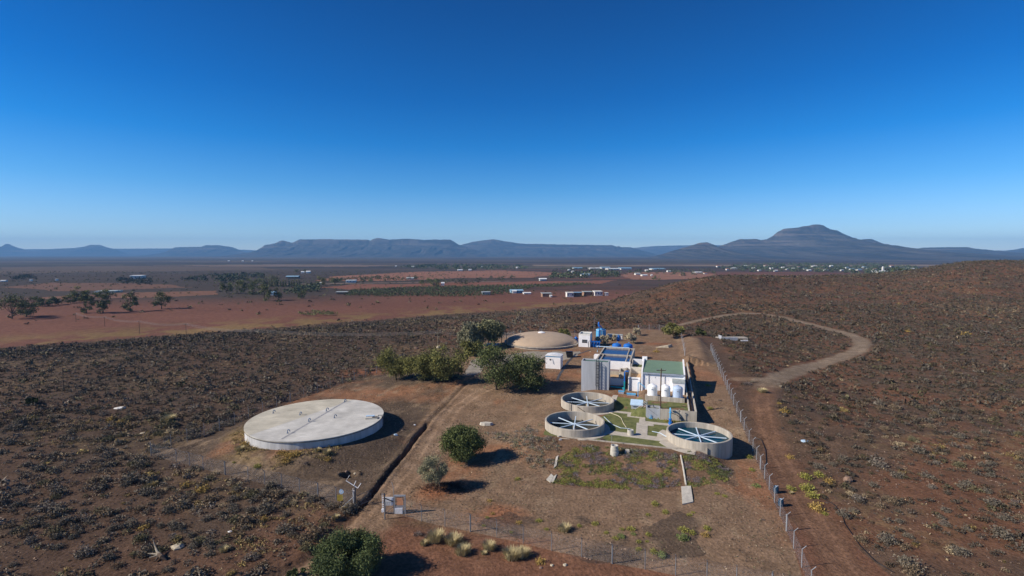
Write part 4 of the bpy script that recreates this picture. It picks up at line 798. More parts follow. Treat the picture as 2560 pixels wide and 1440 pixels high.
# ---- fences
def post_mesh(h, r, arm, corner=False, pmat='steel'):
    m = MB().tube([(0, 0, -.3), (0, 0, h)], r, 6).tube([(0, 0, h - .04), (arm[0], arm[1], h + .38)], r * .8, 6)
    if corner: m.tube([(0, 0, -.3), (0, 0, h + .05)], r * 1.9, 8)
    me = m.build('post', pmat); d = me.data; bpy.data.objects.remove(me); return d
def fence(name, P, label, h=2.1, r=.05, arm=(.4, 0), cat='fence', strands=True, pmat='steel'):
    x0, y0 = P[0]; z0 = hh(x0, y0); t = empty(name, (x0, y0, z0), label, cat)
    pm = post_mesh(h, r, arm, False, pmat); cm = post_mesh(h, r, arm, True, pmat); Z = [hh(*p) for p in P]
    for i, (p, z) in enumerate(zip(P, Z)):
        o = link('post', cm if i in (0, len(P) - 1) or i % 5 == 4 and name == 'mesh_fence' else pm, (p[0] - x0, p[1] - y0, z - z0), t)
    me = bpy.data.meshes.new('wire_mesh'); v = []; f = []; uv = []; L = 0
    for i in range(len(P) - 1):
        n = len(v); d = math.dist(P[i], P[i + 1]); a = (P[i][0] - x0, P[i][1] - y0, Z[i] - z0); b = (P[i + 1][0] - x0, P[i + 1][1] - y0, Z[i + 1] - z0)
        v += [(a[0], a[1], a[2] + .03), (b[0], b[1], b[2] + .03), (b[0], b[1], b[2] + h - .05), (a[0], a[1], a[2] + h - .05)]; f.append((n, n + 1, n + 2, n + 3)); uv += [(L, 0), (L + d, 0), (L + d, h), (L, h)]; L += d
    me.from_pydata(v, [], f); u = me.uv_layers.new(name='UVMap'); u.data.foreach_set('uv', [c for q in uv for c in q]); me.materials.append(M['wire' if pmat == 'steel' else 'fwire']); link('wire_mesh', me, parent=t)
    if strands:
        m = MB()
        for i in range(len(P) - 1):
            for k_ in (.0, .5, 1.0):
                A = (P[i][0] - x0 + arm[0] * k_, P[i][1] - y0 + arm[1] * k_, Z[i] - z0 + h + .36 * k_); Bq = (P[i + 1][0] - x0 + arm[0] * k_, P[i + 1][1] - y0 + arm[1] * k_, Z[i + 1] - z0 + h + .36 * k_)
                m.tube([A, ((A[0] + Bq[0]) / 2, (A[1] + Bq[1]) / 2, (A[2] + Bq[2]) / 2 - .05), Bq], .006, 3)
        m.build('barbed_wire', 'dsteel', t)
    return t
fence('mesh_fence', FENCE_RIGHT, 'tall wire fence with angled white post tops down the right side of the plant', arm=(.40, -.08), r=.043, pmat='steel')
fence('mesh_fence', FENCE_FRONT_L, 'wire fence from the left corner post to the open gate', arm=(-.18, -.40), r=.044, pmat='gsteel')
fence('mesh_fence', FENCE_FRONT_R, 'wire fence from the gate across the bottom of the yard', arm=(-.15, -.30), r=.044, pmat='gsteel')
fence('mesh_fence', FENCE_BACK_L, 'wire fence climbing behind the covered reservoir towards the acacias', arm=(-.3, .3), r=.042, pmat='gsteel')
fence('mesh_fence', [G(*p) for p in ((1701, 838), (1703, 846), (1705, 855), (1707.5, 865), (1709.5, 876), (1712, 889))], 'short inner fence of close posts behind the green roofed house', arm=(.3, 0), r=.055)
fence('mesh_fence', [G(*p) for p in ((1596, 825), (1623, 825), (1648, 825), (1672, 826), (1701, 838))], 'back fence of pale posts left of the small round tree', arm=(0, .3), r=.06)
fence('mesh_fence', [G(*p) for p in ((1170, 872), (1225, 846), (1243, 845), (1285, 843), (1302, 842), (1417, 842), (1437, 840), (1502, 834))], 'far fence running behind the domed reservoir', arm=(0, .3), r=.05)
# gate posts, leaves and notice boards
def gatepost(px, py, label, h=2.6, lean=1):
    x, y = G(px, py); z = hh(x, y); t = empty('gate_post', (x, y, z), label, 'gate post', 'gate posts'); 
    MB().tube([(0, 0, -.2), (0, 0, h)], .09, 8).build('post', 'dsteel', t)
    m = MB()
    for i in range(9): m.tube([(-.28, 0, .25 + i * .24), (-.12, 0, .25 + i * .24)], .05, 6)
    m.tube([(-.3, 0, .1), (-.3, 0, h - .1)], .035).build('insulators', 'white', t); return t
g = gatepost(889, 1266, 'left gate post with white forked arms above it')
MB().tube([(.35, 0, 2.55), (-1.3, .2, 3.5), (-.8, .2, 4.2)], .05).tube([(.35, 0, 2.55), (.8, 0, 3.2)], .05).tube([(-.2, 0, 2.85), (.1, .1, 3.5)], .04).build('forked_arms', 'white', g)
MB().tube([(-.2, 0, 1.4), (-1.7, -.6, .1)], .045).build('brace', 'steel', g)
g = gatepost(962, 1284, 'right gate post with white insulators beside the notice boards')
MB().tube([(.0, 0, 2.6), (-.25, -.2, 2.75)], .045).build('arm', 'steel', g)
MB().box(-.42, -.1, .25, -.05, .1, .62).build('meter_box', 'signw', g)
def leaf(px0, py0, px1, py1, label, h=1.6):
    a = G(px0, py0); b = G(px1, py1); z = hh(*a); zb = hh(*b); t = empty('gate_leaf', (a[0], a[1], z), label, 'gate'); d = (b[0] - a[0], b[1] - a[1], zb - z)
    P = lambda u, w_: (d[0] * u, d[1] * u, d[2] * u + w_)
    MB().tube([P(0, .15), P(1, .15), P(1, h), P(0, h), P(0, .15)], .04).tube([P(0, .15), P(1, h)], .03).build('frame', 'dsteel', t)
    me = bpy.data.meshes.new('wire_mesh'); me.from_pydata([P(0, .15), P(1, .15), P(1, h), P(0, h)], [], [(0, 1, 2, 3)]); L = math.hypot(d[0], d[1]); u = me.uv_layers.new(name='UVMap'); u.data.foreach_set('uv', [0, 0, L, 0, L, h, 0, h]); me.materials.append(M['fwire']); link('wire_mesh', me, parent=t)
leaf(893, 1268, 928, 1253, 'open left gate leaf standing in the trench beside the road')
leaf(965, 1285, 999, 1284, 'right gate leaf in line with the notice boards')
x, y = G(974, 1281); t = empty('notice_board', (x, y, hh(x, y)), 'white notice board with a dark slanting bar', 'sign'); MB().tube([(.55, 0, -.1), (.55, 0, 3.3), (.35, 0, 4.1)], .03).tube([(-.5, .05, -.1), (-.5, .05, 1.9)], .03).build('stake', 'steel', t)
bd_ = MB().box(-.58, -.05, .95, .52, 0, 2.1).build('board', 'signw', t); MB().hexa([(-.55, -.06, 1.85), (-.55, -.052, 1.85), (.5, -.052, 1.42), (.5, -.06, 1.42)], [(-.55, -.06, 2.02), (-.55, -.052, 2.02), (.5, -.052, 1.6), (.5, -.06, 1.6)]).build('dark_bar', 'dsteel', bd_)
m = MB()
for i in range(4): m.box(-.5, -.058, 1.0 + i * .1, .1 + .1 * (i % 2), -.052, 1.03 + i * .1)
m.build('small_print', 'fascia', bd_)
x, y = G(1000, 1284); t = empty('meter_cabinet', (x, y, hh(x, y)), 'dark framed cabinet with an orange panel right of the white notice board', 'cabinet')
MB().box(-.75, -.1, -.1, -.62, .1, 2.5).box(.62, -.1, -.1, .75, .1, 2.5).box(-.62, -.1, 2.3, .62, .1, 2.5).box(-.62, -.08, .95, .62, .08, 1.1).build('frame', 'steel', t); MB().box(-.45, -.05, 1.15, .42, .05, 2.2).build('orange_panel', 'orange', t); MB().box(-.60, -.15, .05, .35, .15, .80).build('white_box', 'signw', t)
x, y = G(850, 1258); t = empty('warning_sign', (x, y, hh(x, y)), 'yellow board below a round white warning disc on the left fence', 'sign')
MB().box(-.35, -.05, .3, .45, -.02, 1.2).build('yellow_board', 'yellow', t); dsk = MB().lathe([(.32, 0), (.32, .04)], n=20).build('round_disc', 'pblue', t, (.25, -.04, 1.65)); dsk.rotation_euler = (R(90), 0, 0)
sb = MB().box(-.24, -.05, .041, .24, .05, .045).build('white_slash', 'signw', dsk); sb.rotation_euler = (0, 0, .8); MB().tube([(.1, .02, -.1), (.1, .02, 2.0)], .03).build('stake', 'steel', t)

# ---- poles and overhead wires
def pole(px, by, ty, label, m='wood', r=.13, arms=True, group='poles of the overhead line', h=None):
    x, y = G(px, by); z = hh(x, y); D = y * math.cos(PITCH) + (HC - z) * math.sin(PITCH); H = h or (by - ty) * D / F / math.cos(PITCH) * .98
    t = empty('utility_pole', (x, y, z), label, 'pole', group); MB().tube([(0, 0, -.3), (0, 0, H)], [r, r * .7], 8).build('shaft', m, t)
    if arms:
        c_ = MB().box(-.9, -.06, H - .45, .9, .06, H - .32).build('crossarm', m, t)
        for q in (-.8, 0, .8): MB().lathe([(.06, H - .31), (.07, H - .12), (.001, H - .08)], q, 0, 8).build('insulator', 'steel', c_)
    return (x, y, z + H - .1)
tp = pole(1651, 1021, 918, 'tall dark wooden pole in front of the green roofed house', r=.16, group=None)
chain = [pole(*q) for q in ((190, 805, 782, 'leftmost wooden pole of the line across the red field'), (262, 816, 791, 'second wooden pole from the left across the red field', ), (349, 834, 802, 'wooden pole in the red field with dark scrub at its foot'), (466, 846, 808, 'wooden pole where the red field meets the dark scrub'), (633, 862, 824, 'faint wooden pole in the dark scrub left of the wires sag'), (1095, 882, 828, 'pale wooden pole above the middle acacias', 'pwood'))]
lp = [pole(1254, 864, 824, 'left pole of the pair beside the domed reservoir', 'wood'), pole(1266, 864, 826, 'right pole of the pair beside the domed reservoir', 'wood')]
chain.append(lp[0])
pole(159, 974, 919, 'lone dark pole in the scrub at the far left', arms=False, r=.09, group=None); pole(539, 957, 886, 'lone dark pole in the scrub above the covered reservoir', arms=False, r=.09, group=None); pole(944.5, 912, 863, 'dark bare pole left of the first acacia', arms=False, group=None)
pole(1485, 846, 786, 'thin tall mast beside the big blue tank', 'steel', .06, False, None)
m = MB(); O = chain[0]
for A_, B_ in zip(chain[:-1], chain[1:]):
    for off in (-.8, .0, .8):
        pts = []
        for i in range(9):
            q = i / 8; pts.append((A_[0] + (B_[0] - A_[0]) * q - O[0], A_[1] + (B_[1] - A_[1]) * q + off * .4 - O[1], A_[2] + (B_[2] - A_[2]) * q - 4 * q * (1 - q) * 1.2 + off * .45 - O[2]))
        m.tube(pts, .03, 4)
o = m.build('overhead_wires', 'cable', loc=O); prop(o, 'sagging overhead wires across the red field to the domed reservoir', 'wires')

# ================================================================== FOLIAGE
def unit(n, r=rng):
    v = r.normal(size=(n, 3)); return v / np.linalg.norm(v, axis=1, keepdims=True)
def leaf_tris(P, S, r=rng, stretch=1.6):
    n = len(P); a = unit(n, r); b = np.cross(a, unit(n, r)); b /= np.linalg.norm(b, axis=1, keepdims=True) + 1e-9
    S = S[:, None]; V = np.empty((n, 3, 3)); V[:, 0] = P - a * S * .5 * stretch; V[:, 1] = P + a * S * .5 * stretch + b * S * .25; V[:, 2] = P + b * S * .75
    return V.reshape(-1, 3), np.arange(n * 3).reshape(n, 3)
def crown_mesh(name, cl, n, size, m, seed, flat=1.0):
    """cl: list of clump (x,y,z,r); leaves gathered in the outer part of every clump"""
    r = np.random.default_rng(seed); cl = np.array(cl); w = cl[:, 3] ** 2; k = r.choice(len(cl), n, p=w / w.sum())
    d = unit(n, r); rad = cl[k, 3] * np.clip(r.normal(.88, .40, n), .1, 2.0)
    P = cl[k, :3] + d * rad[:, None] * np.array([1, 1, .8 * flat]); P[:, 2] = np.maximum(P[:, 2], .12)
    S = size * r.uniform(.6, 1.4, n); V, Fq = leaf_tris(P, S, r)
    ct = r.uniform(.15, .85, len(cl)); tone = np.repeat(np.clip(ct[k] + r.normal(0, .2, n), 0, 1), 3)
    return npmesh(name, V, Fq, m, tone=tone)
def tree(name, bx, by, x0, y0, x1, y1, label, leafm, n=9000, size=.3, clumps=26, trunk=.16, seed=1, group=None, cat='tree', droop=.0, zup=0, lean=0):
    X, Y = G(bx, by); z = hh(X, Y); D = Y * math.cos(PITCH) + (HC - z) * math.sin(PITCH); s = D / F
    w = (x1 - x0) * s / 2 * 1.16; top = (by - y0) * s * 1.08; bot = max(.05, (by - y1) * s * .6); cx = ((x0 + x1) / 2 - bx) * s
    t = empty(name, (X, Y, z), label, cat, group); r = random.Random(seed)
    cz = (top + bot) / 2; hz_ = (top - bot) / 2 * (1.15 if size > .7 else 1); cz *= .94 if size > .7 else 1; cl = []
    for i in range(clumps):
        while True:
            u = (r.uniform(-1, 1), r.uniform(-1, 1), r.uniform(-1, 1)); l = math.sqrt(sum(q * q for q in u))
            if .25 < l < 1: break
        l2 = l ** .55 / l * .80; rr = r.uniform(.18, .34) * min(w, hz_ * 1.3)
        cl.append((cx + u[0] * l2 * w, u[1] * l2 * w * .9, cz + u[2] * l2 * hz_ * (1 - droop * .3), rr))
    me = crown_mesh('crown', cl, n, size, leafm, seed); link('crown', me, parent=t)
    m = MB(); fork = (cx * .25 + lean, 0, max(bot + .15 * (top - bot), .2 * top))
    m.tube([(0, 0, -.3), (fork[0] * .4, .05, fork[2] * .5), fork], [trunk * 1.3, trunk, trunk * .8], 8)
    for q in cl[:min(12, clumps)]: m.tube([fork, ((fork[0] + q[0]) / 2 + r.uniform(-.2, .2), (fork[1] + q[1]) / 2, (fork[2] + q[2]) / 2 + .2), q[:3]], [trunk * .6, trunk * .35, trunk * .12], 5)
    m.build('trunk', 'bark', t); return t
g_ac = leafmat('acacia leaves', (.150, .155, .058), .40); g_dk = leafmat('dark acacia leaves', (.095, .118, .052), .40); g_gr = leafmat('grey green leaves', (.22, .22, .15), .35)
g_bs = leafmat('feathery green leaves', (.085, .115, .050), .35); g_sh = leafmat('dense shrub leaves', (.085, .110, .045), .42); g_ol = leafmat('olive leaves', (.060, .072, .028), .4); g_pal = leafmat('pale bush twigs', (.40, .36, .27), .3); g_eu = leafmat('dark gum leaves', (.125, .14, .07), .45)
g_mix = leafmat('mixed back tree leaves', (.17, .18, .11), .45)
tree('acacia_tree', 1157, 1155, 1112, 1074, 1202, 1146, 'dense dark round tree on bare ground right of the road', g_sh, 26000, .18, 40, .16, 11)
tree('small_tree', 1103, 1216, 1044, 1149, 1120, 1196, 'thin grey green tree on a dark mound by the road', g_gr, 12000, .12, 26, .11, 12, lean=-.6)
tree('large_shrub', 880, 1446, 790, 1342, 958, 1450, 'big bushy green shrub at the bottom edge of the photo', g_bs, 52000, .13, 60, .14, 13, cat='shrub')
tree('acacia_tree', 990, 950, 946, 876, 1034, 940, 'leftmost acacia of the row above the dirt yard', g_ac, 11000, .26, 30, .2, 14, group='acacias above the dirt yard')
tree('acacia_tree', 1056, 952, 1014, 886, 1094, 950, 'low spreading acacia between its two taller neighbours', g_ac, 10000, .26, 28, .2, 15, group='acacias above the dirt yard')
tree('acacia_tree', 1116, 952, 1062, 868, 1168, 946, 'yellow green acacia just left of the gap with the concrete drive', g_ac, 9500, .28, 30, .22, 16, group='acacias above the dirt yard')
tree('acacia_tree', 1240, 974, 1188, 866, 1312, 966, 'big dark acacia right of the gap, its left crown touching the ground', g_dk, 11500, .30, 30, .26, 17, group='acacias above the dirt yard')
tree('acacia_tree', 1318, 974, 1268, 892, 1370, 966, 'big dark acacia nearest the white cabin', g_dk, 10000, .30, 26, .26, 18, group='acacias above the dirt yard')
tree('mixed_tree', 1184, 884, 1148, 812, 1212, 876, 'grey leafed tree beside the blue shade frame', g_gr, 8000, .42, 24, .2, 19)
tree('mixed_tree', 1222, 868, 1186, 799, 1256, 850, 'tallest dark green tree standing behind the grey leafed tree', g_mix, 9000, .45, 26, .22, 20)
tree('mixed_tree', 1170, 892, 1150, 848, 1204, 886, 'low olive bush in front of the grey leafed tree', g_ac, 6000, .38, 18, .14, 21)
tree('round_bush', 1409, 846, 1387, 823, 1430, 846, 'round green bush peeping over the right of the dome', g_ac, 4500, .45, 16, .14, 22)
tree('small_tree', 1684, 845, 1657, 809, 1706, 836, 'small green tree where the two back fences meet', g_ac, 5000, .42, 18, .13, 23)
tree('pale_bush', 1505, 862, 1489, 841, 1519, 862, 'pale grey bush between the blue tank and the basins', g_pal, 2600, .35, 10, .06, 24, cat='bush')
tree('pale_bush', 1524, 852, 1514, 836, 1540, 852, 'small pale bush hiding part of the low grey shed', g_pal, 1800, .32, 8, .05, 25, cat='bush')
tree('pale_bush', 1577, 858, 1564, 833, 1588, 856, 'pale grey bush right of the slim blue cylinder', g_pal, 2600, .35, 10, .06, 26, cat='bush')
tree('pale_bush', 1590, 838, 1579, 820, 1601, 837, 'round pale bush just inside the back fence', g_pal, 2200, .35, 9, .06, 27, cat='bush')
tree('round_bush', 1752, 840, 1738, 822, 1768, 836, 'faint olive bush on the hillside right of the inner fence', g_ol, 1500, .45, 9, .08, 28, cat='bush')
tree('small_bush', 740, 1445, 715, 1425, 765, 1452, 'low leafy bush in the gully at the bottom edge', g_dk, 2600, .16, 9, .04, 29, cat='bush')
tree('small_bush', 75, 1010, 60, 996, 92, 1010, 'lone green bush in the dark scrub at the far left', g_ol, 1400, .3, 8, .05, 30, cat='bush')
# trees of the plain
MID = [(30, 797, 0, 738, 68, 795, 'broad gum tree cut by the left edge of the photo'), (66, 792, 44, 752, 88, 790, 'gum tree leaning against the one at the left edge'), (216, 783, 200, 728, 232, 775, 'tall ragged gum tree left of its near twin'), (258, 783, 241, 730, 273, 776, 'tall ragged gum tree, second of the loose row'), (325, 778, 310, 729, 343, 770, 'slim gum tree between the twins and the round one'), (404, 772, 386, 730, 426, 768, 'rounded gum tree standing alone at the right of the row'),
       (567, 734, 553, 703, 582, 730, 'gum tree at the left end of the farm grove'), (600, 735, 588, 702, 616, 732, 'dark gum tree, second in the farm grove'), (632, 736, 616, 703, 652, 734, 'wide gum tree, third in the farm grove'), (661, 752, 645, 713, 680, 748, 'dark gum tree standing forward of the farm grove'), (697, 751, 685, 712, 708, 748, 'gum tree right of the small white farm cottage'), (755, 746, 744, 719, 765, 740, 'small gum tree right of the grey hedge'),
       (665, 716, 648, 682, 694, 714, 'tallest dark tree mass behind the farm grove'), (620, 716, 600, 695, 650, 714, 'dark trees behind the left of the farm grove'), (808, 712, 790, 690, 815, 710, 'green tree left of the long white farm building'), (838, 712, 818, 695, 850, 710, 'dark tree beside the long white farm building'), (742, 682, 734, 671, 767, 682, 'dark clump of trees behind the two white cottages'), (1060, 713, 1045, 692, 1078, 712, 'green tree with a white cottage on its right'), (1085, 714, 1072, 698, 1100, 713, 'low green tree touching the white cottage'), (1640, 700, 1629, 690, 1653, 699, 'dark bush on the rim of the far hillside')]
for i, q in enumerate(MID): tree('gum_tree', *q[:5], q[1], q[6], g_eu if i != 14 else g_ac, 1500 if q[4] - q[2] > 24 else 700, .75, 18, .35, 100 + i, group='trees of the farms on the plain')
hedge_px = [(80, 766, 58, 742, 100, 766), (112, 766, 96, 744, 128, 764), (146, 762, 124, 742, 166, 760), (176, 758, 160, 738, 192, 757), (197, 752, 182, 717, 214, 750), (232, 752, 212, 730, 250, 750), (277, 748, 248, 724, 296, 744)]
for i, q in enumerate(hedge_px): tree('bushy_tree', *q[:5], q[1], ['bushy tree at the left end of the green hedge row', 'dark bushy tree second in the hedge row', 'wide bushy tree third in the hedge row', 'bushy tree left of the tall pointed one in the hedge row', 'tallest pointed tree of the hedge row', 'bushy tree right of the tallest one in the hedge row', 'flat topped tree before the long low white roof'][i], g_ac if i > 2 else g_eu, 1100, .7, 16, .3, 140 + i, group='hedge row trees on the left plain')
def conifer(px, by, ty, lab, seed):
    X, Y = G(px, by); z = hh(X, Y); s = Y / F; H = (by - ty) * s; t = empty('cypress_tree', (X, Y, z), lab, 'tree', 'row of cypresses by the farm')
    cl = [(0, 0, H * (.12 + .8 * i / 7), H * .13 * (1.25 - .9 * i / 7)) for i in range(8)]; link('crown', crown_mesh('crown', cl, 260, .8, g_eu, seed), parent=t); MB().tube([(0, 0, -.3), (0, 0, H * .5)], .25, 5).build('trunk', 'bark', t)
for i in range(14): conifer(660 + i * 6.9 + rnd.uniform(-1, 1), 716 + rnd.uniform(-1, 1), 699 - (6 if i < 5 else 0) + rnd.uniform(-1.5, 1.5), ['leftmost cypress of the tight row behind the farm grove', 'cypress second from the left in the tight row', 'cypress third from the left in the tight row', 'cypress fourth from the left in the tight row', 'tallest looking cypress, fifth from the left in the tight row', 'cypress sixth from the left in the tight row', 'cypress just left of the middle of the tight row', 'cypress just right of the middle of the tight row', 'cypress sixth from the right in the tight row', 'cypress fifth from the right in the tight row', 'cypress fourth from the right in the tight row', 'cypress third from the right in the tight row', 'cypress second from the right in the tight row', 'rightmost cypress of the tight row'][i], 200 + i)

# ---- farm buildings and the town
def house(px, py, wpx, hpx, wallm, roofm, label, gable=True, rz=.15, depth=.8, wins=3, cat='house', group=None, name='house'):
    X, Y = G(px, py); z = hh(X, Y); s = Y / F; w = wpx * s / 2; h = hpx * s; d = max(3.0, w * 2 * depth) / 2
    t = empty(name, (X, Y, z), label, cat, group, rz); eave = h * (.66 if gable else .9)
    MB().box(-w, -d, -1.5, w, d, eave).build('wall', wallm, t)
    m = MB(); o_ = .06 * w + .2
    if gable: m.hexa([(-w - o_, -d - o_, eave + .02), (w + o_, -d - o_, eave + .02), (w + o_, d + o_, eave + .02), (-w - o_, d + o_, eave + .02)], [(-w - o_, -.15, h), (w + o_, -.15, h), (w + o_, .15, h), (-w - o_, .15, h)])
    else: m.hexa([(-w - o_, -d - o_, eave + .02), (w + o_, -d - o_, eave + .02), (w + o_, d + o_, eave + .02), (-w - o_, d + o_, eave + .02)], [(-w - o_, -d - o_, eave + .2), (w + o_, -d - o_, eave + .2), (w + o_, d + o_, h), (-w - o_, d + o_, h)])
    m.build('roof', roofm, t)
    for i in range(wins):
        xx = -w * .7 + 1.4 * w * i / max(1, wins - 1); MB().box(xx - .5, -d - .03, eave * .35, xx + .5, -d - .003, eave * .75).build('window', 'dark', t)
    return t
for q in [(345, 697, 26, 9, 'wallw', 'roofw', 'white farmhouse with trees in front on the dark left plain', False, 3), (272, 730, 44, 3.5, 'wallw', 'roofg', 'long low white roof above the flat topped hedge tree', False, 0), (10, 704, 11, 4, 'wallw', 'roofw', 'small white hut at the left edge of the plain', True, 0),
          (78, 703, 5, 5, 'wallw', 'wallw', 'tiny white block, left of two on the left plain', False, 0), (142, 702, 5, 5, 'wallw', 'wallw', 'tiny white block, right of two on the left plain', False, 0),
          (684, 738, 12, 10, 'wallw', 'roofb', 'small white cottage between two dark gum trees', True, 2), (733, 696, 28, 7, 'wallb', 'roofb', 'long shed with a pale blue green roof behind the cypresses', True, 0), (757, 683, 7, 5, 'wallw', 'roofw', 'left one of the pair of white cottages beyond the cypresses', True, 0), (771, 683, 10, 6, 'wallw', 'roofw', 'right one of the pair of white cottages beyond the cypresses', True, 0),
          (878, 706, 23, 6, 'wallw', 'roofw', 'long white farm building beside the green farm trees', False, 3), (802, 712, 4, 7, 'wallw', 'roofw', 'narrow white pump hut left of the long farm building', True, 0), (1026, 699, 18, 6, 'wallw', 'roofg', 'grey roofed house among trees left of the white cottage', True, 0), (1107, 714, 8, 9, 'wallw', 'roofw', 'white cottage at the right end of the farm trees', True, 1),
          (855, 735, 26, 6, 'wallb', 'roofg', 'low open shed at the left tip of the orchard', False, 0), (1215, 737, 20, 8, 'roofg', 'roofg', 'grey green shed at the near edge of the orchard', False, 1), (1291, 732, 30, 9, 'roofb', 'roofb', 'long blue house with a white water tank', True, 3), (1286, 733, 10, 8, 'wallw', 'roofw', 'white outhouse joined to the long blue house', True, 0), (1317, 735, 18, 5, 'wallw', 'roofw', 'low white shed between the blue house and the brown house', True, 0),
          (1366, 742, 24, 10, 'wallb', 'roofg', 'brown walled house left of the row of whitewashed walls', False, 2), (1377, 743, 5, 6, 'wallw', 'roofw', 'small white tank hut at the brown house', True, 0),
          (1424, 742, 17, 12, 'wallw', 'wallw', 'roofless white cottage at the left of the whitewashed row', False, 2), (1443, 741, 20, 11, 'wallb', 'roofb', 'blue roofed cottage in the whitewashed row', False, 2), (1468, 739, 22, 11, 'wallb', 'roofg', 'grey roofed cottage in the middle of the whitewashed row', False, 2), (1494, 739, 20, 12, 'wallw', 'wallw', 'roofless white cottage at the right of the whitewashed row', False, 3), (1516, 739, 8, 8, 'wallw', 'wallw', 'small white outhouse closing the whitewashed row', False, 0),
          (1357, 702, 17, 7, 'roofg', 'roofw', 'round topped pale shed in the middle of the red field', True, 0), (1462, 690, 20, 6, 'wallw', 'roofb', 'long blue roofed house among the far trees', True, 1), (1467, 687, 16, 5, 'wallw', 'roofw', 'bright white roof just behind the blue roofed far house', True, 0), (1432, 682, 6, 5, 'wallw', 'roofw', 'white cottage left of the blue roofed far house', True, 0), (1422, 677, 5, 4, 'wallw', 'roofw', 'small white cottage farther left beyond the red field', True, 0),
          (1443, 672, 22, 4, 'wallw', 'roofb', 'leftmost long warehouse roof of the far works', True, 0), (1485, 673, 26, 4, 'wallw', 'roofw', 'second long warehouse roof of the far works', True, 0), (1512, 671.5, 22, 4.5, 'wallw', 'roofb', 'third long warehouse roof of the far works', True, 0), (1531, 674, 30, 4, 'wallw', 'roofw', 'whitest long warehouse roof of the far works', True, 0), (1562, 673.5, 28, 5, 'wallw', 'roofb', 'rightmost long warehouse of the far works', True, 0), (1643, 674.5, 32, 4.5, 'wallw', 'roofb', 'lone blue roofed warehouse right of the far works', True, 0),
          (1617, 679, 8, 5, 'wallw', 'roofw', 'white house left of the dark bush on the ridge rim', True, 0), (1593, 687, 12, 5, 'wallw', 'roofg', 'grey roofed house left of the dark bush on the rim', True, 0), (1610, 690, 14, 4, 'wallw', 'roofw', 'long white house just above the ridge rim', True, 0), (1629, 690, 4, 4, 'wallw', 'roofw', 'tiny white hut touching the dark bush on the rim', True, 0), (1672, 680, 9, 4, 'wallw', 'roofw', 'white house on red earth right of the dark bush', True, 0), (1706, 689, 14, 4, 'wallb', 'roofr', 'brown house on red earth near the ridge rim', True, 0), (1744, 683, 18, 4, 'wallw', 'roofw', 'long white house at the left end of the far town', True, 0), (1763, 685, 8, 4, 'wallw', 'roofr', 'small reddish house at the left end of the far town', True, 0),
          (1175, 676.5, 7, 4, 'wallw', 'roofw', 'far white house left of the tall dark far tree', True, 0), (1150, 677, 12, 4, 'wallw', 'roofw', 'far white house at the top edge of the red field', True, 0), (1033, 668, 8, 3, 'wallw', 'roofw', 'faint white house on the far green strip', True, 0), (990, 667, 4, 3, 'wallw', 'roofw', 'tiny white speck of a house on the far plain', True, 0), (1205, 669.5, 5, 4, 'wallw', 'roofw', 'far white house right of the tall dark far tree', True, 0), (1295, 670.5, 9, 3.5, 'wallw', 'roofw', 'far white house in the middle of the far tree belt', True, 0),
          (572, 653.5, 4, 2.5, 'wallw', 'roofw', 'left speck of three white houses far on the plain', True, 0), (607, 654, 4, 3, 'wallw', 'roofw', 'middle speck of three white houses far on the plain', True, 0), (631, 653.5, 3, 2.5, 'wallw', 'roofw', 'right speck of three white houses far on the plain', True, 0)]:
    house(*q[:7], gable=q[7], wins=q[8])
r2 = random.Random(5); tops = ['white', 'blue grey', 'pale grey', 'rust red']; seen = {}
tw = [1795, 1818, 1834, 1862, 1884, 1898, 1915, 1928, 1939, 1957, 1968, 1984, 1996, 2012, 2022, 2034, 2049, 2064, 2078, 2092, 2104, 2117, 2129, 2146, 2160, 2173, 2186, 2228, 2248, 2270]
for i, px in enumerate(tw):
    k_ = r2.choice([0, 0, 1, 2, 3]); wpx = r2.uniform(6, 13); py = r2.uniform(672, 679) if i % 3 else r2.uniform(666, 671)
    house(px, py, wpx, r2.uniform(3.4, 4.6), 'wallw', ['roofw', 'roofb', 'roofg', 'roofr'][k_], f"{tops[k_]} roofed house in the far town, {'front' if i % 3 else 'back'} row, {['first','second','third','fourth','fifth','sixth','seventh','eighth','ninth','tenth'][i % 10]} along its {['left','middle','right'][i // 10]} part", wins=0, group='houses of the far town')
X_, Y_ = G(2207, 679); t = empty('white_tower', (X_, Y_, hh(X_, Y_)), 'slim white tower at the right end of the far town', 'tower'); s_ = Y_ / F; MB().box(-1.8 * s_, -2, -1, 1.8 * s_, 2, 11 * s_).build('shaft', 'wallw', t); MB().box(-1.2 * s_, -1.4, 11.01 * s_, 1.2 * s_, 1.4, 13 * s_).build('cap', 'roofw', t)
house(2200, 681, 36, 4.5, 'wallw', 'roofw', 'long white shed below the slim white tower', wins=0)
house(2278, 675, 12, 5, 'wallw', 'roofw', 'bright white house alone at the far right end of the town', wins=0)

# ---- masses of foliage: orchard, far tree belts, scrub, ground cover
def blobs(cx_, cy_, cz_, cr, per, size, seed, colr, zs=.8, low=0.0):
    """leaf triangles filling the outer part of many low domes; colr (N,3) is each plant's own colour"""
    r = np.random.default_rng(seed); n = len(cx_); k = np.repeat(np.arange(n), per); d = unit(len(k), r); d[:, 2] = np.abs(d[:, 2]) if low == 0 else d[:, 2]
    rad = cr[k] * np.clip(r.normal(.74, .20, len(k)), .1, 1.2); P = np.stack([cx_[k], cy_[k], cz_[k]], 1) + d * rad[:, None] * np.array([1, 1, zs]); P[:, 2] += cr[k] * .06
    S = cr[k] * size * r.uniform(.6, 1.4, len(k)); V, Fq = leaf_tris(P, S, r, 1.3); j = 1 + .25 * r.normal(size=len(k)); col = np.repeat(np.clip(colr[k] * j[:, None], .005, 1), 3, 0)
    return V, Fq, col
LM = attrmat('scrub leaves', detail=False)
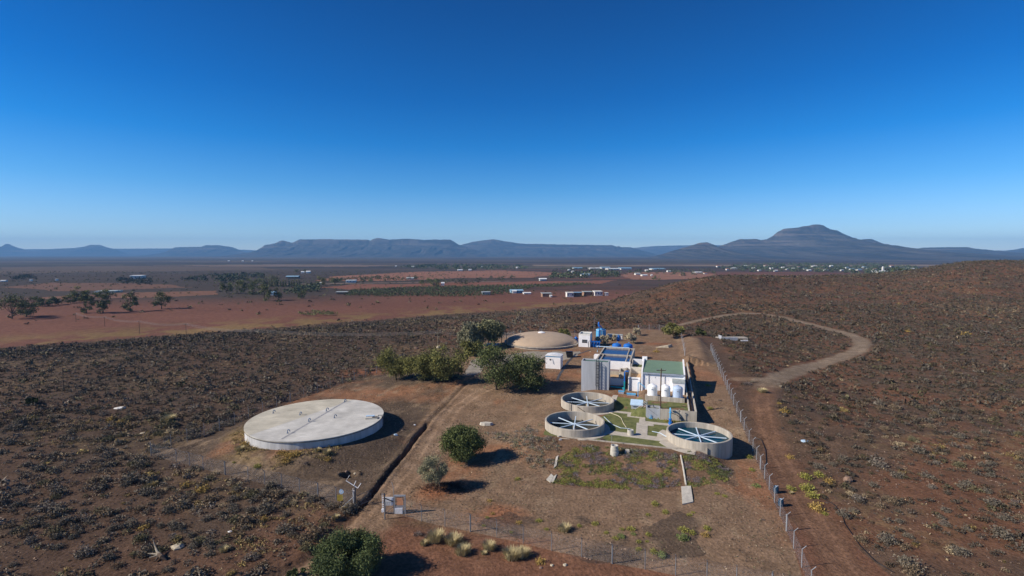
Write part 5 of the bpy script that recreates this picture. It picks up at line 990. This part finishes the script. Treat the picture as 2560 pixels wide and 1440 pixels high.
def stuff(name, parts, lab=None):
    V, Fq, Cc, o = [], [], [], 0
    for v, f, c in parts: V.append(v); Fq.append(f + o); Cc.append(c); o += len(v)
    return prop(link(name, npmesh(name, np.concatenate(V), np.concatenate(Fq), LM, col=np.concatenate(Cc))), lab, kind='stuff')
def pick(X, Y, pal, w, seed):
    r = np.random.default_rng(seed); pal = np.array(pal); k = r.choice(len(pal), len(X), p=np.array(w) / sum(w)); return pal[k] * r.uniform(.78, 1.25, (len(X), 1)), k
# orchard
OP = [G(*p) for p in ((862, 740), (880, 726), (1040, 719), (1300, 714), (1440, 709), (1500, 711), (1330, 720), (1250, 738), (1120, 744), (960, 743))]
ox, oy = [], []
u0, u1 = min(p[0] for p in OP), max(p[0] for p in OP); v0, v1 = min(p[1] for p in OP), max(p[1] for p in OP)
gx_, gy_ = np.meshgrid(np.arange(u0, u1, 5.0), np.arange(v0, v1, 9.0)); gx_ = (gx_ + rng.normal(0, .5, gx_.shape)).ravel(); gy_ = (gy_ + rng.normal(0, .5, gy_.shape)).ravel()
k_ = inpoly(gx_, gy_, OP) & (rng.random(len(gx_)) < .93); gx_, gy_ = gx_[k_], gy_[k_]
stuff('orchard', [blobs(gx_, gy_, hgt(gx_, gy_) + .6, rng.uniform(1.7, 2.6, len(gx_)), 34, .42, 41, np.tile([.085, .105, .055], (len(gx_), 1)), 1.1)], 'rows of small dark green orchard trees on the red plain')
# far tree belts, as one reads them: low woods
def belt(name, poly, n, r0, r1, seed, colr, lab, per=26):
    r = np.random.default_rng(seed); P = [G(*p) for p in poly]; a0, a1 = min(p[0] for p in P), max(p[0] for p in P); b0, b1 = min(p[1] for p in P), max(p[1] for p in P)
    x = r.uniform(a0, a1, n * 6); y = r.uniform(b0, b1, n * 6); k = inpoly(x, y, P); x, y = x[k][:n], y[k][:n]
    stuff(name, [blobs(x, y, hgt(x, y) + 1.0, r.uniform(r0, r1, len(x)), per, .4, seed, np.tile(colr, (len(x), 1)) * r.uniform(.7, 1.4, (len(x), 1)), 1.0)], lab)
GR = [.070, .088, .048]
belt('town_trees', [(1790, 671), (1850, 663), (1905, 660), (2000, 660), (2200, 661), (2290, 668), (2290, 680), (2100, 682), (1870, 680)], 650, 5, 10, 51, GR, 'belt of dark green trees through the far town')
belt('tree_belt', [(990, 669), (1080, 662), (1300, 665), (1330, 672), (1190, 677), (1080, 674)], 200, 6, 11, 52, GR, 'belt of trees at the top edge of the red field')
belt('tree_belt', [(1375, 697), (1385, 686), (1540, 682), (1548, 693), (1500, 697)], 90, 5, 9, 53, GR, 'dark tree belt round the blue roofed far house')
belt('tree_belt', [(285, 706), (300, 697), (380, 697), (385, 712), (330, 714)], 70, 2.5, 4.5, 54, [.055, .060, .045], 'dark low trees in front of the white farmhouse')
belt('tree_belt', [(30, 700), (60, 690), (90, 692), (90, 699)], 26, 3.5, 6, 55, [.055, .060, .045], 'small dark wood on the far left plain')
belt('tree_belt', [(445, 700), (540, 688), (660, 685), (660, 700), (560, 712)], 130, 3.5, 6.5, 56, [.062, .072, .045], 'dark woodland behind the farm grove')
belt('tree_belt', [(705, 733), (750, 718), (800, 712), (800, 728), (740, 737)], 60, 3, 5, 57, [.085, .100, .060], 'grey green hedge belt in front of the cypresses')
belt('tree_belt', [(800, 705), (900, 694), (1040, 694), (1050, 700), (900, 708)], 110, 2.5, 4.5, 58, [.075, .085, .045], 'line of bushy trees behind the long white farm building')
belt('tree_belt', [(1060, 706), (1110, 697), (1140, 702), (1290, 690), (1300, 699), (1150, 714)], 90, 2, 4, 59, [.085, .085, .05], 'loose bushes on the red field behind the orchard')
belt('tree_belt', [(1560, 690), (1570, 676), (1780, 672), (1790, 684), (1720, 690), (1660, 688)], 110, 3, 6, 60, [.075, .085, .05], 'scattered trees between the far works and the town')
belt('tree_belt', [(1380, 676), (1400, 670), (1480, 671), (1560, 679), (1480, 682)], 80, 3, 6, 61, [.075, .085, .05], 'scattered trees in front of the far works')
belt('green_patch', [(745, 785), (780, 780), (830, 783), (850, 788), (790, 792), (755, 791)], 70, .8, 1.7, 62, [.17, .18, .08], 'green bushes in a hollow of the red field')

# scrub on the slopes
PAL = [(.138, .120, .094), (.165, .125, .084), (.130, .118, .068), (.29, .22, .09), (.34, .27, .17), (.165, .142, .118)]
NAMES = ['grey', 'brown', 'olive', 'golden', 'straw coloured', 'mauve grey']
def scatter(y0, y1, dens, seed):
    r = np.random.default_rng(seed); n = int((y1 ** 2 - y0 ** 2) * 1.12 * dens); y = np.sqrt(r.uniform(y0 ** 2, y1 ** 2, n)); x = r.uniform(-1.12, 1.12, n) * y
    k = r.random(n) < veg(x, y) / 1.3; return x[k], y[k]
bands = [(42, 110, .50, 64, 26), (110, 190, .62, 24, 27), (190, 300, .50, 12, 28), (300, 600, .24, 8, 29)]
near = []; parts = []; allb = []
for bi, (y0, y1, dn, per, sd) in enumerate(bands):
    x, y = scatter(y0, y1, dn, sd); r = np.random.default_rng(sd + 50)
    lft = x < 0; colr, kk = pick(x, y, PAL, [50, 24, 12, 3, 2, 14] if bi == 0 else [54, 26, 10, 1, 1, 12], sd); colr = np.where((x < 0)[:, None] & (y > 95)[:, None], colr * (.95 if bi < 2 else .78), np.where((x > 20)[:, None], colr * .60, np.where((y < 105)[:, None], colr * 1.15, colr))); 
    gm = fbm(x, y, 22, 65); sw = (gm > .63) & (r.random(len(x)) < np.where(x < 10, .3, .10)); colr[sw] = np.array(PAL[4]) * r.uniform(.8, 1.1, (sw.sum(), 1)); kk[sw] = 4
    rad = np.clip(r.lognormal(-.70, .45, len(x)), .2, 1.6) * np.where((x < 0) & (y < 105), 1.38, np.where(x < 0, 1.0, 1.12)) * [1.0, .92, .95, 1.15][bi]
    rad = rad * np.where((kk == 3) | (kk == 4), .75, 1)
    z = hgt(x, y)
    if bi == 0:
        px, py = project(x, y, z); vis = (px > 5) & (px < 2555) & (py < 1436) & (py > 640); sz = np.where(vis, rad / y, 0); o = np.argsort(-sz)[:285]; near = [(x[i], y[i], z[i], rad[i], kk[i], px[i], py[i]) for i in o]; keep = np.ones(len(x), bool); keep[o] = False
        x, y, z, rad, colr = x[keep], y[keep], z[keep], rad[keep], colr[keep]
    parts.append(blobs(x, y, z, rad, per, .30 if bi < 1 else .44 if bi < 2 else .62, sd, colr, .78))
stuff('scrub', parts, 'low karoo scrub covering the stony slopes')
# litter of small stones and dwarf tufts between the shrubs
x, y = scatter(42, 120, 1.1, 91); r = np.random.default_rng(92); colr, _ = pick(x, y, [(.10, .085, .08), (.20, .14, .10), (.30, .24, .15), (.26, .19, .15)], [5, 4, 2, 2], 93)
stuff('pebbles_and_tufts', [blobs(x, y, hgt(x, y), r.uniform(.07, .22, len(x)), 6, .9, 94, colr, .7)], 'small stones and dwarf tufts between the shrubs')
# shrubs one can tell apart: a mesh per colour and form, copied
protos = {}
for ci, cc in enumerate(PAL):
    for f_ in range(3):
        r = np.random.default_rng(500 + ci * 5 + f_); nb = 3 + f_; bx_ = r.uniform(-.45, .45, nb); by_ = r.uniform(-.4, .4, nb); bx_[0] = by_[0] = 0
        cc = tuple(q_ * 1.05 for q_ in cc); V, Fq, c_ = blobs(bx_, by_, np.zeros(nb), np.append([.78], r.uniform(.35, .6, nb - 1)), 190, .17, 600 + ci * 5 + f_, np.tile(cc, (nb, 1)), .85); protos[ci, f_] = npmesh('shrub', V, Fq, LM, col=c_)
def where(px, py):
    if px > 1840:
        v = 'by the fence track' if px < 2110 else 'mid right hillside' if px < 2340 else 'at the right edge'
        u = 'level with the full tank' if py < 1120 else 'level with the planted bank' if py < 1230 else 'level with the gate' if py < 1330 else 'near the bottom'
    else:
        v = 'at the left edge' if px < 200 else 'left of the driftwood' if px < 380 else 'between driftwood and road' if px < 700 else 'close to the road'
        u = 'level with the covered reservoir' if py < 1130 else 'level with the left corner post' if py < 1200 else 'level with the gate' if py < 1300 else 'level with the driftwood' if py < 1390 else 'near the bottom'
    return v + ', ' + u
for i, (x, y, z, r_, k_, px, py) in enumerate(near):
    sz = 'large' if r_ > 1.1 else 'broad' if r_ > .92 else 'medium' if r_ > .76 else 'small'
    o = link('shrub', protos[int(k_), i % 3], (x, y, z), None, rnd.uniform(0, 6.28), (r_, r_ * rnd.uniform(.8, 1.05), r_ * rnd.uniform(.75, 1.05)))
    prop(o, f'{sz} {NAMES[int(k_)]} shrub {where(px, py)}', 'shrub', 'karoo shrubs around the fenced works')
# plants inside and beside the yard, each at its own spot
YC = {'y': (.26, .25, .065), 'o': (.36, .25, .08), 'g': (.17, .21, .075), 's': (.47, .40, .23), 'd': (.16, .13, .12)}
YN = {'y': 'yellow green', 'o': 'golden', 'g': 'fresh green', 's': 'straw coloured', 'd': 'dull brown'}
pm = {}
for kq, cc in YC.items():
    r = np.random.default_rng(700 + ord(kq))
    if kq == 's':
        n = 620; a = r.uniform(0, 6.28, n); tl = r.uniform(.15, .6, n); P0 = np.stack([.55 * np.cos(a) * r.random(n), .55 * np.sin(a) * r.random(n), np.zeros(n)], 1); P1 = P0 + np.stack([np.cos(a) * tl, np.sin(a) * tl, r.uniform(.3, .85, n)], 1); sd_ = np.stack([-np.sin(a), np.cos(a), np.zeros(n)], 1) * .035
        V = np.stack([P0 - sd_, P0 + sd_, P1], 1).reshape(-1, 3); Fq = np.arange(n * 3).reshape(n, 3); c_ = np.repeat(np.array(cc) * r.uniform(.7, 1.25, (n, 1)), 3, 0)
    else: V, Fq, c_ = blobs(np.array([0, .3, -.25, .05]), np.array([0, .1, -.2, .3]), np.zeros(4), np.array([.8, .5, .5, .45]), 110, .2, 710 + ord(kq), np.tile(cc, (4, 1)), .9)
    pm[kq] = npmesh('shrub', V, Fq, LM, col=c_)
YARD = [(1293, 1199, 15, 'y'), (1225, 1253, 15, 'o'), (1232, 1285, 13, 'o'), (1218, 1295, 11, 'y'), (1298, 1308, 17, 'o'), (1209, 1315, 10, 'y'), (1347, 1303, 16, 'y'), (1366, 1324, 11, 'y'), (1278, 1331, 9, 'y'), (1448, 1316, 13, 'y'), (1488, 1311, 17, 'y'), (1577, 1324, 20, 'y'), (1555, 1324, 12, 'y'), (1515, 1333, 13, 'y'), (1553, 1342, 20, 'g'), (1538, 1347, 15, 'y'), (1583, 1336, 14, 'g'), (1597, 1355, 13, 'y'), (1621, 1338, 16, 'y'), (1618, 1354, 10, 'y'), (1596, 1374, 15, 'y'), (1634, 1382, 20, 'y'), (1655, 1390, 25, 'g'), (1637, 1262, 20, 'y'), (1663, 1282, 18, 'y'), (1620, 1288, 13, 'y'), (1708, 1326, 23, 'y'), (1707, 1347, 28, 'g'), (1730, 1334, 18, 'y'), (1768, 1322, 20, 'y'), (1763, 1339, 22, 'o'), (1723, 1288, 13, 'y'), (1733, 1282, 10, 'y'), (1793, 1235, 12, 'y'), (1812, 1241, 13, 'y'), (1890, 1216, 20, 'g'), (1880, 1176, 15, 'y'), (1873, 1144, 18, 'y'), (1907, 1300, 10, 'd'), (1974, 1145, 20, 'o'), (2014, 1194, 30, 'y'), (2018, 1224, 34, 'y'), (2047, 1190, 26, 'y'), (2073, 1205, 28, 'o'), (2030, 1242, 30, 'y'), (2041, 1274, 40, 'o'), (1978, 1224, 22, 'y'), (2062, 1285, 16, 'y'), (1978, 1234, 10, 's'),
        (1088, 1352, 38, 's'), (1133, 1358, 38, 's'), (1156, 1384, 34, 's'), (1222, 1372, 30, 's'), (1280, 1394, 40, 's'), (1304, 1390, 34, 's'), (1411, 1326, 28, 's'), (1070, 1345, 22, 'd'), (1045, 1338, 24, 'd'), (1060, 1362, 18, 's'), (1350, 1407, 26, 'o'), (1210, 1385, 14, 's'), (838, 1296, 16, 's'), (1325, 1108, 12, 'd'), (613, 1112, 26, 'o'), (655, 1116, 14, 's'), (690, 1121, 15, 'o'), (703, 1134, 26, 'o'), (722, 1140, 26, 'o'), (740, 1138, 24, 'o'), (716, 1154, 26, 'o'), (793, 1128, 15, 's'), (819, 1150, 20, 'o'), (817, 1134, 18, 's'), (643, 1168, 20, 'y'), (766, 1160, 16, 'd'), (585, 1157, 9, 'y'), (600, 1126, 18, 's'),
        (2270, 830, 16, 'o'), (2415, 838, 22, 'o'), (1960, 1030, 24, 'o'), (1948, 1010, 12, 'o'), (1868, 962, 22, 'd'), (1905, 980, 20, 's'), (1770, 965, 13, 'y'), (1775, 1022, 14, 'y'), (1800, 1002, 10, 'd'), (1640, 880, 16, 'o'), (1505, 1100, 14, 'd'), (507, 1228, 34, 'o'), (465, 1216, 26, 'o'), (385, 1215, 22, 'o'), (660, 1300, 24, 'o'), (560, 1378, 20, 's'), (360, 1322, 26, 'o'), (300, 1060, 24, 'o'), (278, 1050, 22, 'o'), (420, 1052, 28, 's'), (380, 1215, 18, 's'), (2540, 1255, 20, 'd')]
for i, (px, py, w_, kq) in enumerate(YARD):
    x, y = G(px, py); z = hh(x, y); s_ = w_ * .5 * (y + 5) / F / .8 * (1.3 if kq == 's' else 1.22 if kq in 'yg' else 1.1)
    o = link('shrub' if kq != 's' else 'grass_tuft', pm[kq], (x, y, z - .03), None, rnd.uniform(0, 6.28), (s_, s_ * .9, s_ * rnd.uniform(.8, 1.0)))
    reg = ('on the mound of the covered reservoir' if px < 840 and 1100 < py < 1175 else 'on the left slope outside the fence' if px < 840 else 'outside the front fence, right of the road' if px < 1420 and py > 1335 else 'on the far hillside' if py < 900 else 'beside the right fence track' if px > 1895 else 'in the dark patch of the front yard' if py > 1270 and px < 1690 else 'in the right corner of the front yard' if py > 1270 else 'on bare ground below the full tank' if py > 1120 and px > 1600 else 'on the bare ground of the yard')
    sz = 'big' if w_ >= 26 else 'medium' if w_ >= 17 else 'small'
    prop(o, f'{sz} {YN[kq]} {"grass tuft" if kq == "s" else "bush"} {reg}', 'grass tuft' if kq == 's' else 'bush', 'bushes and tufts of the yard')
# planted slope: succulent mats
BP = [G(*p) for p in ((1392, 1150), (1450, 1112), (1690, 1133), (1702, 1215), (1600, 1226), (1380, 1212))]; BP2 = [G(*p) for p in ((1706, 1140), (1770, 1136), (1838, 1172), (1815, 1206), (1720, 1222))]; BP3 = [G(*p) for p in ((1215, 1085), (1300, 1062), (1365, 1075), (1395, 1110), (1400, 1160), (1330, 1172), (1290, 1130))]
r = np.random.default_rng(77); x = r.uniform(-5, 45, 30000); y = r.uniform(70, 95, 30000); nn = fbm(x, y, 2.2, 78); nm = fbm(x, y, 4.0, 79)
k = (inpoly(x, y, BP) & (nn > .36) & (nm > .30)) | (inpoly(x, y, BP2) & (nn > .36)); a_, c_ = AC(x, y); k &= (np.hypot(c_ - 6.05, a_ - 92.25) > 5.8) & (a_ < 86.2)
xs, ys = x[k], y[k]; tn = fbm(xs, ys, 1.8, 80); vc = np.where((tn > .54)[:, None], np.array([.21, .22, .06]), np.where((tn > .42)[:, None], np.array([.12, .14, .06]), np.array([.18, .155, .165]))) * r.uniform(.8, 1.2, (len(xs), 1))
stuff('ground_cover', [blobs(xs, ys, hgt(xs, ys), r.uniform(.14, .32, len(xs)), 14, .36, 81, vc, .75)], 'green and mauve succulent mats spread over the bank')
k = inpoly(x, y, BP3) & (nn > .47) | (inpoly(x, y, BP) & (a_ > 82) & (nn > .5)); k &= (r.random(len(x)) < .11) & (np.hypot(c_ + 15.75, a_ - 92.2) > 5.8) & ((a_ < 86.2) | (c_ < -21.5)); xs, ys = x[k], y[k]; vc, _ = pick(xs, ys, [(.22, .20, .175), (.19, .19, .125), (.23, .18, .13)], [4, 3, 2], 82)
stuff('dwarf_shrubs', [blobs(xs, ys, hgt(xs, ys), r.uniform(.28, .62, len(xs)), 44, .26, 83, vc, .8)], 'dwarf grey bushes on the bank left of the planted slope')
# golden weeds at the foot of the retaining wall, leaf litter under the thin tree
x = r.uniform(0.3, 6.0, 260); a0 = r.uniform(100.3, 101.4, 260); xx, yy = SA * a0 + CA * x, CA * a0 - SA * x
stuff('weeds', [blobs(xx, yy, hgt(xx, yy), r.uniform(.12, .3, 260), 14, .4, 84, np.tile([.27, .24, .06], (260, 1)) * r.uniform(.6, 1.1, (260, 1)), 1.2)], 'yellow weeds along the foot of the retaining wall')
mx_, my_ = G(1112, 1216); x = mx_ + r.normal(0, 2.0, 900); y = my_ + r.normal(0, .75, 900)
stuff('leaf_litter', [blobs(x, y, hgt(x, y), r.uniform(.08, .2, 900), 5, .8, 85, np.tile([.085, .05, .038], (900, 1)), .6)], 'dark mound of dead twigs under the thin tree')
# debris, rocks, driftwood
def rock(px, py, w_, m_, lab, cat='rock', flat=.5):
    x, y = G(px, py); s_ = w_ * y / F / 2; m = MB(); n_ = 8; R_ = random.Random(int(px * 7 + py))
    ring = lambda q, zz: [(s_ * q * math.cos(t_ * 6.283 / n_) * R_.uniform(.8, 1.15), s_ * q * .8 * math.sin(t_ * 6.283 / n_) * R_.uniform(.8, 1.15), zz * s_ * R_.uniform(.85, 1.15)) for t_ in range(n_)]
    A_ = ring(1, -.3); B_ = ring(1.05, flat * .5); C_ = ring(.6, flat * 1.2); m.hexa(A_, B_); n0 = len(m.v) - n_; m.v += C_
    m.f.pop(1); k0 = len(m.v) - n_
    for i in range(n_): j = (i + 1) % n_; m.f.append((n0 + i, n0 + j, k0 + j, k0 + i))
    m.f.append(tuple(k0 + i for i in range(n_))); o = m.build('rock', m_, loc=(x, y, hh(x, y))); return prop(o, lab, cat)
for q in [(445, 1368, 34, 'rockp', 'flat pale rock slab right of the bleached driftwood', 'rock', .35), (1380, 1414, 11, 'rockp', 'left one of two pale stones outside the front fence'), (1413, 1413, 12, 'rockp', 'right one of two pale stones outside the front fence'), (1352, 1420, 10, 'rock', 'low brown stone left of the two pale stones'), (2120, 1203, 24, 'rock', 'reddish boulder on the right hillside', 'rock', .9), (1476, 1399, 7, 'rock', 'small stone in a short row inside the front fence, right one'), (1468, 1397, 6, 'rock', 'small stone in a short row inside the front fence, left one'), (866, 1182, 9, 'rock', 'brown lump on the rim of the dug pit'), (888, 1186, 8, 'rockp', 'pale lump on the rim of the dug pit'), (848, 1290, 9, 'rockp', 'pale boulder left of the road gully'), (300, 1021, 26, 'wallw', 'white block in the dark scrub left of the covered reservoir', 'rubble', .2), (357, 1083, 14, 'rockp', 'pale plank of stone in the left scrub', 'rock', .2), (575, 1329, 12, 'white', 'white scrap lying among shrubs below the left fence', 'rubble', .2), (1097, 870, 11, 'rockp', 'heap of pale rocks above the acacias', 'rock', .8), (1040, 872, 12, 'rock', 'brown rock above the leftmost acacia'), (1476, 880, 5, 'rockp', 'small pale stone on the yard'), (2011, 1102, 18, 'pblue', 'light blue pipe offcut among the shrubs of the hillside', 'rubble', .15), (1605, 880, 8, 'rock', 'brown stone behind the basins'), (1075, 1075, 8, 'rock', 'clod of earth in the trench')]: rock(*q)
x, y = G(390, 1392); z = hh(x, y); o = empty('driftwood', (x, y, z), 'bleached dead tree stump with dark roots in the left scrub', 'dead wood')
MB().tube([(-.9, .9, 1.5), (-.5, .6, .9), (.1, .1, .5), (.7, -.1, .3)], [.03, .07, .13, .11], 7).tube([(-1.1, .1, .35), (-.3, .0, .35), (.5, -.1, .35)], [.03, .08, .12], 7).tube([(-.4, -.5, .2), (.3, -.2, .3)], [.04, .09], 6).build('branches', 'bone', o); MB().tube([(.3, 0, .3), (1.0, -.5, .3), (1.6, -.6, .0)], [.2, .25, .1], 7).tube([(.5, -.2, .3), (.6, -1.0, .1)], [.2, .08], 6).build('roots', 'bark', o)
for px, py, lab in ((1940, 1232, 'upper dark blue barrel leaning on the right fence'), (1952, 1265, 'lower dark blue barrel leaning on the right fence')):
    x, y = G(px, py); o = empty('barrel', (x, y, hh(x, y)), lab, 'barrel'); MB().lathe([(.30, 0), (.36, .3), (.36, .65), (.30, .95), (.001, .97)], n=16).build('body', 'dblue', o); MB().lathe([(.15, .975), (.15, 1.0)], n=10).build('lid', 'pblue', o)
x, y = G(578, 1066); P = drape([(508, 1093), (535, 1083)], .1, .1, 4); o = MB().tube(P, .22, 6).build('log', 'bark'); prop(o, 'dark log lying along the left fence behind the reservoir', 'log')
# loose bushes dotted over the red fields and the plain
r = np.random.default_rng(303); n = 9000; y = np.sqrt(r.uniform(260 ** 2, 1500 ** 2, n)); x = r.uniform(-1.12, 1.12, n) * y
s_ = (x + 250) * .559 - (y - 246) * .829; d_ = fbm(x, y, 110, 304, ax=3); k = ((s_ < -8) | (y > 700)) & (r.random(n) < np.where(x < -120, .55, .22) * sst(.35, .6, d_) * sst(300, 520, y) + .035)
x, y = x[k], y[k]; cq, _ = pick(x, y, [(.095, .105, .055), (.10, .09, .06), (.13, .13, .06)], [4, 3, 2], 305)
stuff('plain_bushes', [blobs(x, y, hgt(x, y), r.uniform(.7, 2.4, len(x)), 12, .6, 306, cq, .9)], 'loose dark bushes dotted over the red plain')
# dry yellow grass: on the reservoir mound, along the left fence line and through the scrub
r = np.random.default_rng(404); GP = [[G(*p) for p in ((575, 1085), (622, 1075), (645, 1105), (720, 1118), (690, 1180), (640, 1175), (590, 1140))], [G(*p) for p in ((700, 1120), (860, 1112), (830, 1150), (740, 1175), (690, 1165))], [G(*p) for p in ((60, 1060), (330, 1045), (520, 1060), (470, 1100), (200, 1110), (40, 1120))], [G(*p) for p in ((560, 1300), (830, 1290), (800, 1370), (600, 1400))], [G(*p) for p in ((400, 1170), (560, 1200), (800, 1262), (790, 1285), (520, 1230))]]
x = r.uniform(-130, 0, 90000); y = r.uniform(52, 130, 90000); nn = fbm(x, y, 3, 405); k = np.zeros(len(x), bool)
for i, gp in enumerate(GP): k |= inpoly(x, y, gp) & (nn > [.46, .52, .54, .52, .5][i]) & (r.random(len(x)) < [.9, .6, .30, .7, .45][i])
k &= np.hypot(x - LT[0], y - LT[1]) > LR + .3; x, y = x[k], y[k]; cq = np.array([.34, .26, .12]) * r.uniform(.6, 1.15, (len(x), 1))
stuff('dry_grass', [blobs(x, y, hgt(x, y), r.uniform(.14, .38, len(x)), 12, .5, 406, cq, 1.1)], 'dry yellow grass on the mound and along the left fence')
# gravel, clods and dry stalks lying about the bare yard
r = np.random.default_rng(505); x = r.uniform(-60, 45, 42000); y = r.uniform(50, 150, 42000); a_, c_ = AC(x, y)
k = inpoly(x, y, ENCL) & (fbm(x, y, 4, 506) > .47) & ~((a_ > 86) & (c_ > -22) & (c_ < 7)) & (np.hypot(x - LT[0], y - LT[1]) > LR + .4); x, y = x[k], y[k]
cq, _ = pick(x, y, [(.11, .085, .07), (.27, .20, .15), (.34, .27, .19), (.15, .14, .08)], [4, 4, 2, 2], 507)
stuff('gravel', [blobs(x, y, hgt(x, y), r.uniform(.05, .15, len(x)), 5, .9, 508, cq, .6)], 'gravel and dry stalks lying about the bare yard')
# labels that several look-alikes still share: say which one, counting from the left
ORD = ['leftmost', 'second from left', 'third from left', 'fourth from left', 'fifth from left', 'sixth from left', 'seventh from left', 'eighth from left', 'ninth from left', 'tenth from left', 'eleventh from left', 'twelfth from left', 'thirteenth from left', 'fourteenth from left']
sets = {}
for o in COL.objects:
    if o.get('label') and o.parent is None: sets.setdefault(o['label'], []).append(o)
for lab, os_ in sets.items():
    if 1 < len(os_) <= 14:
        os_.sort(key=lambda o: o.location.x / max(o.location.y, 1))
        for i, o in enumerate(os_):
            e_ = 'rightmost' if i == len(os_) - 1 else ORD[i]; o['label'] = f'{e_} {lab}' if e_ in ('leftmost', 'rightmost') else f'{lab}, {e_}'
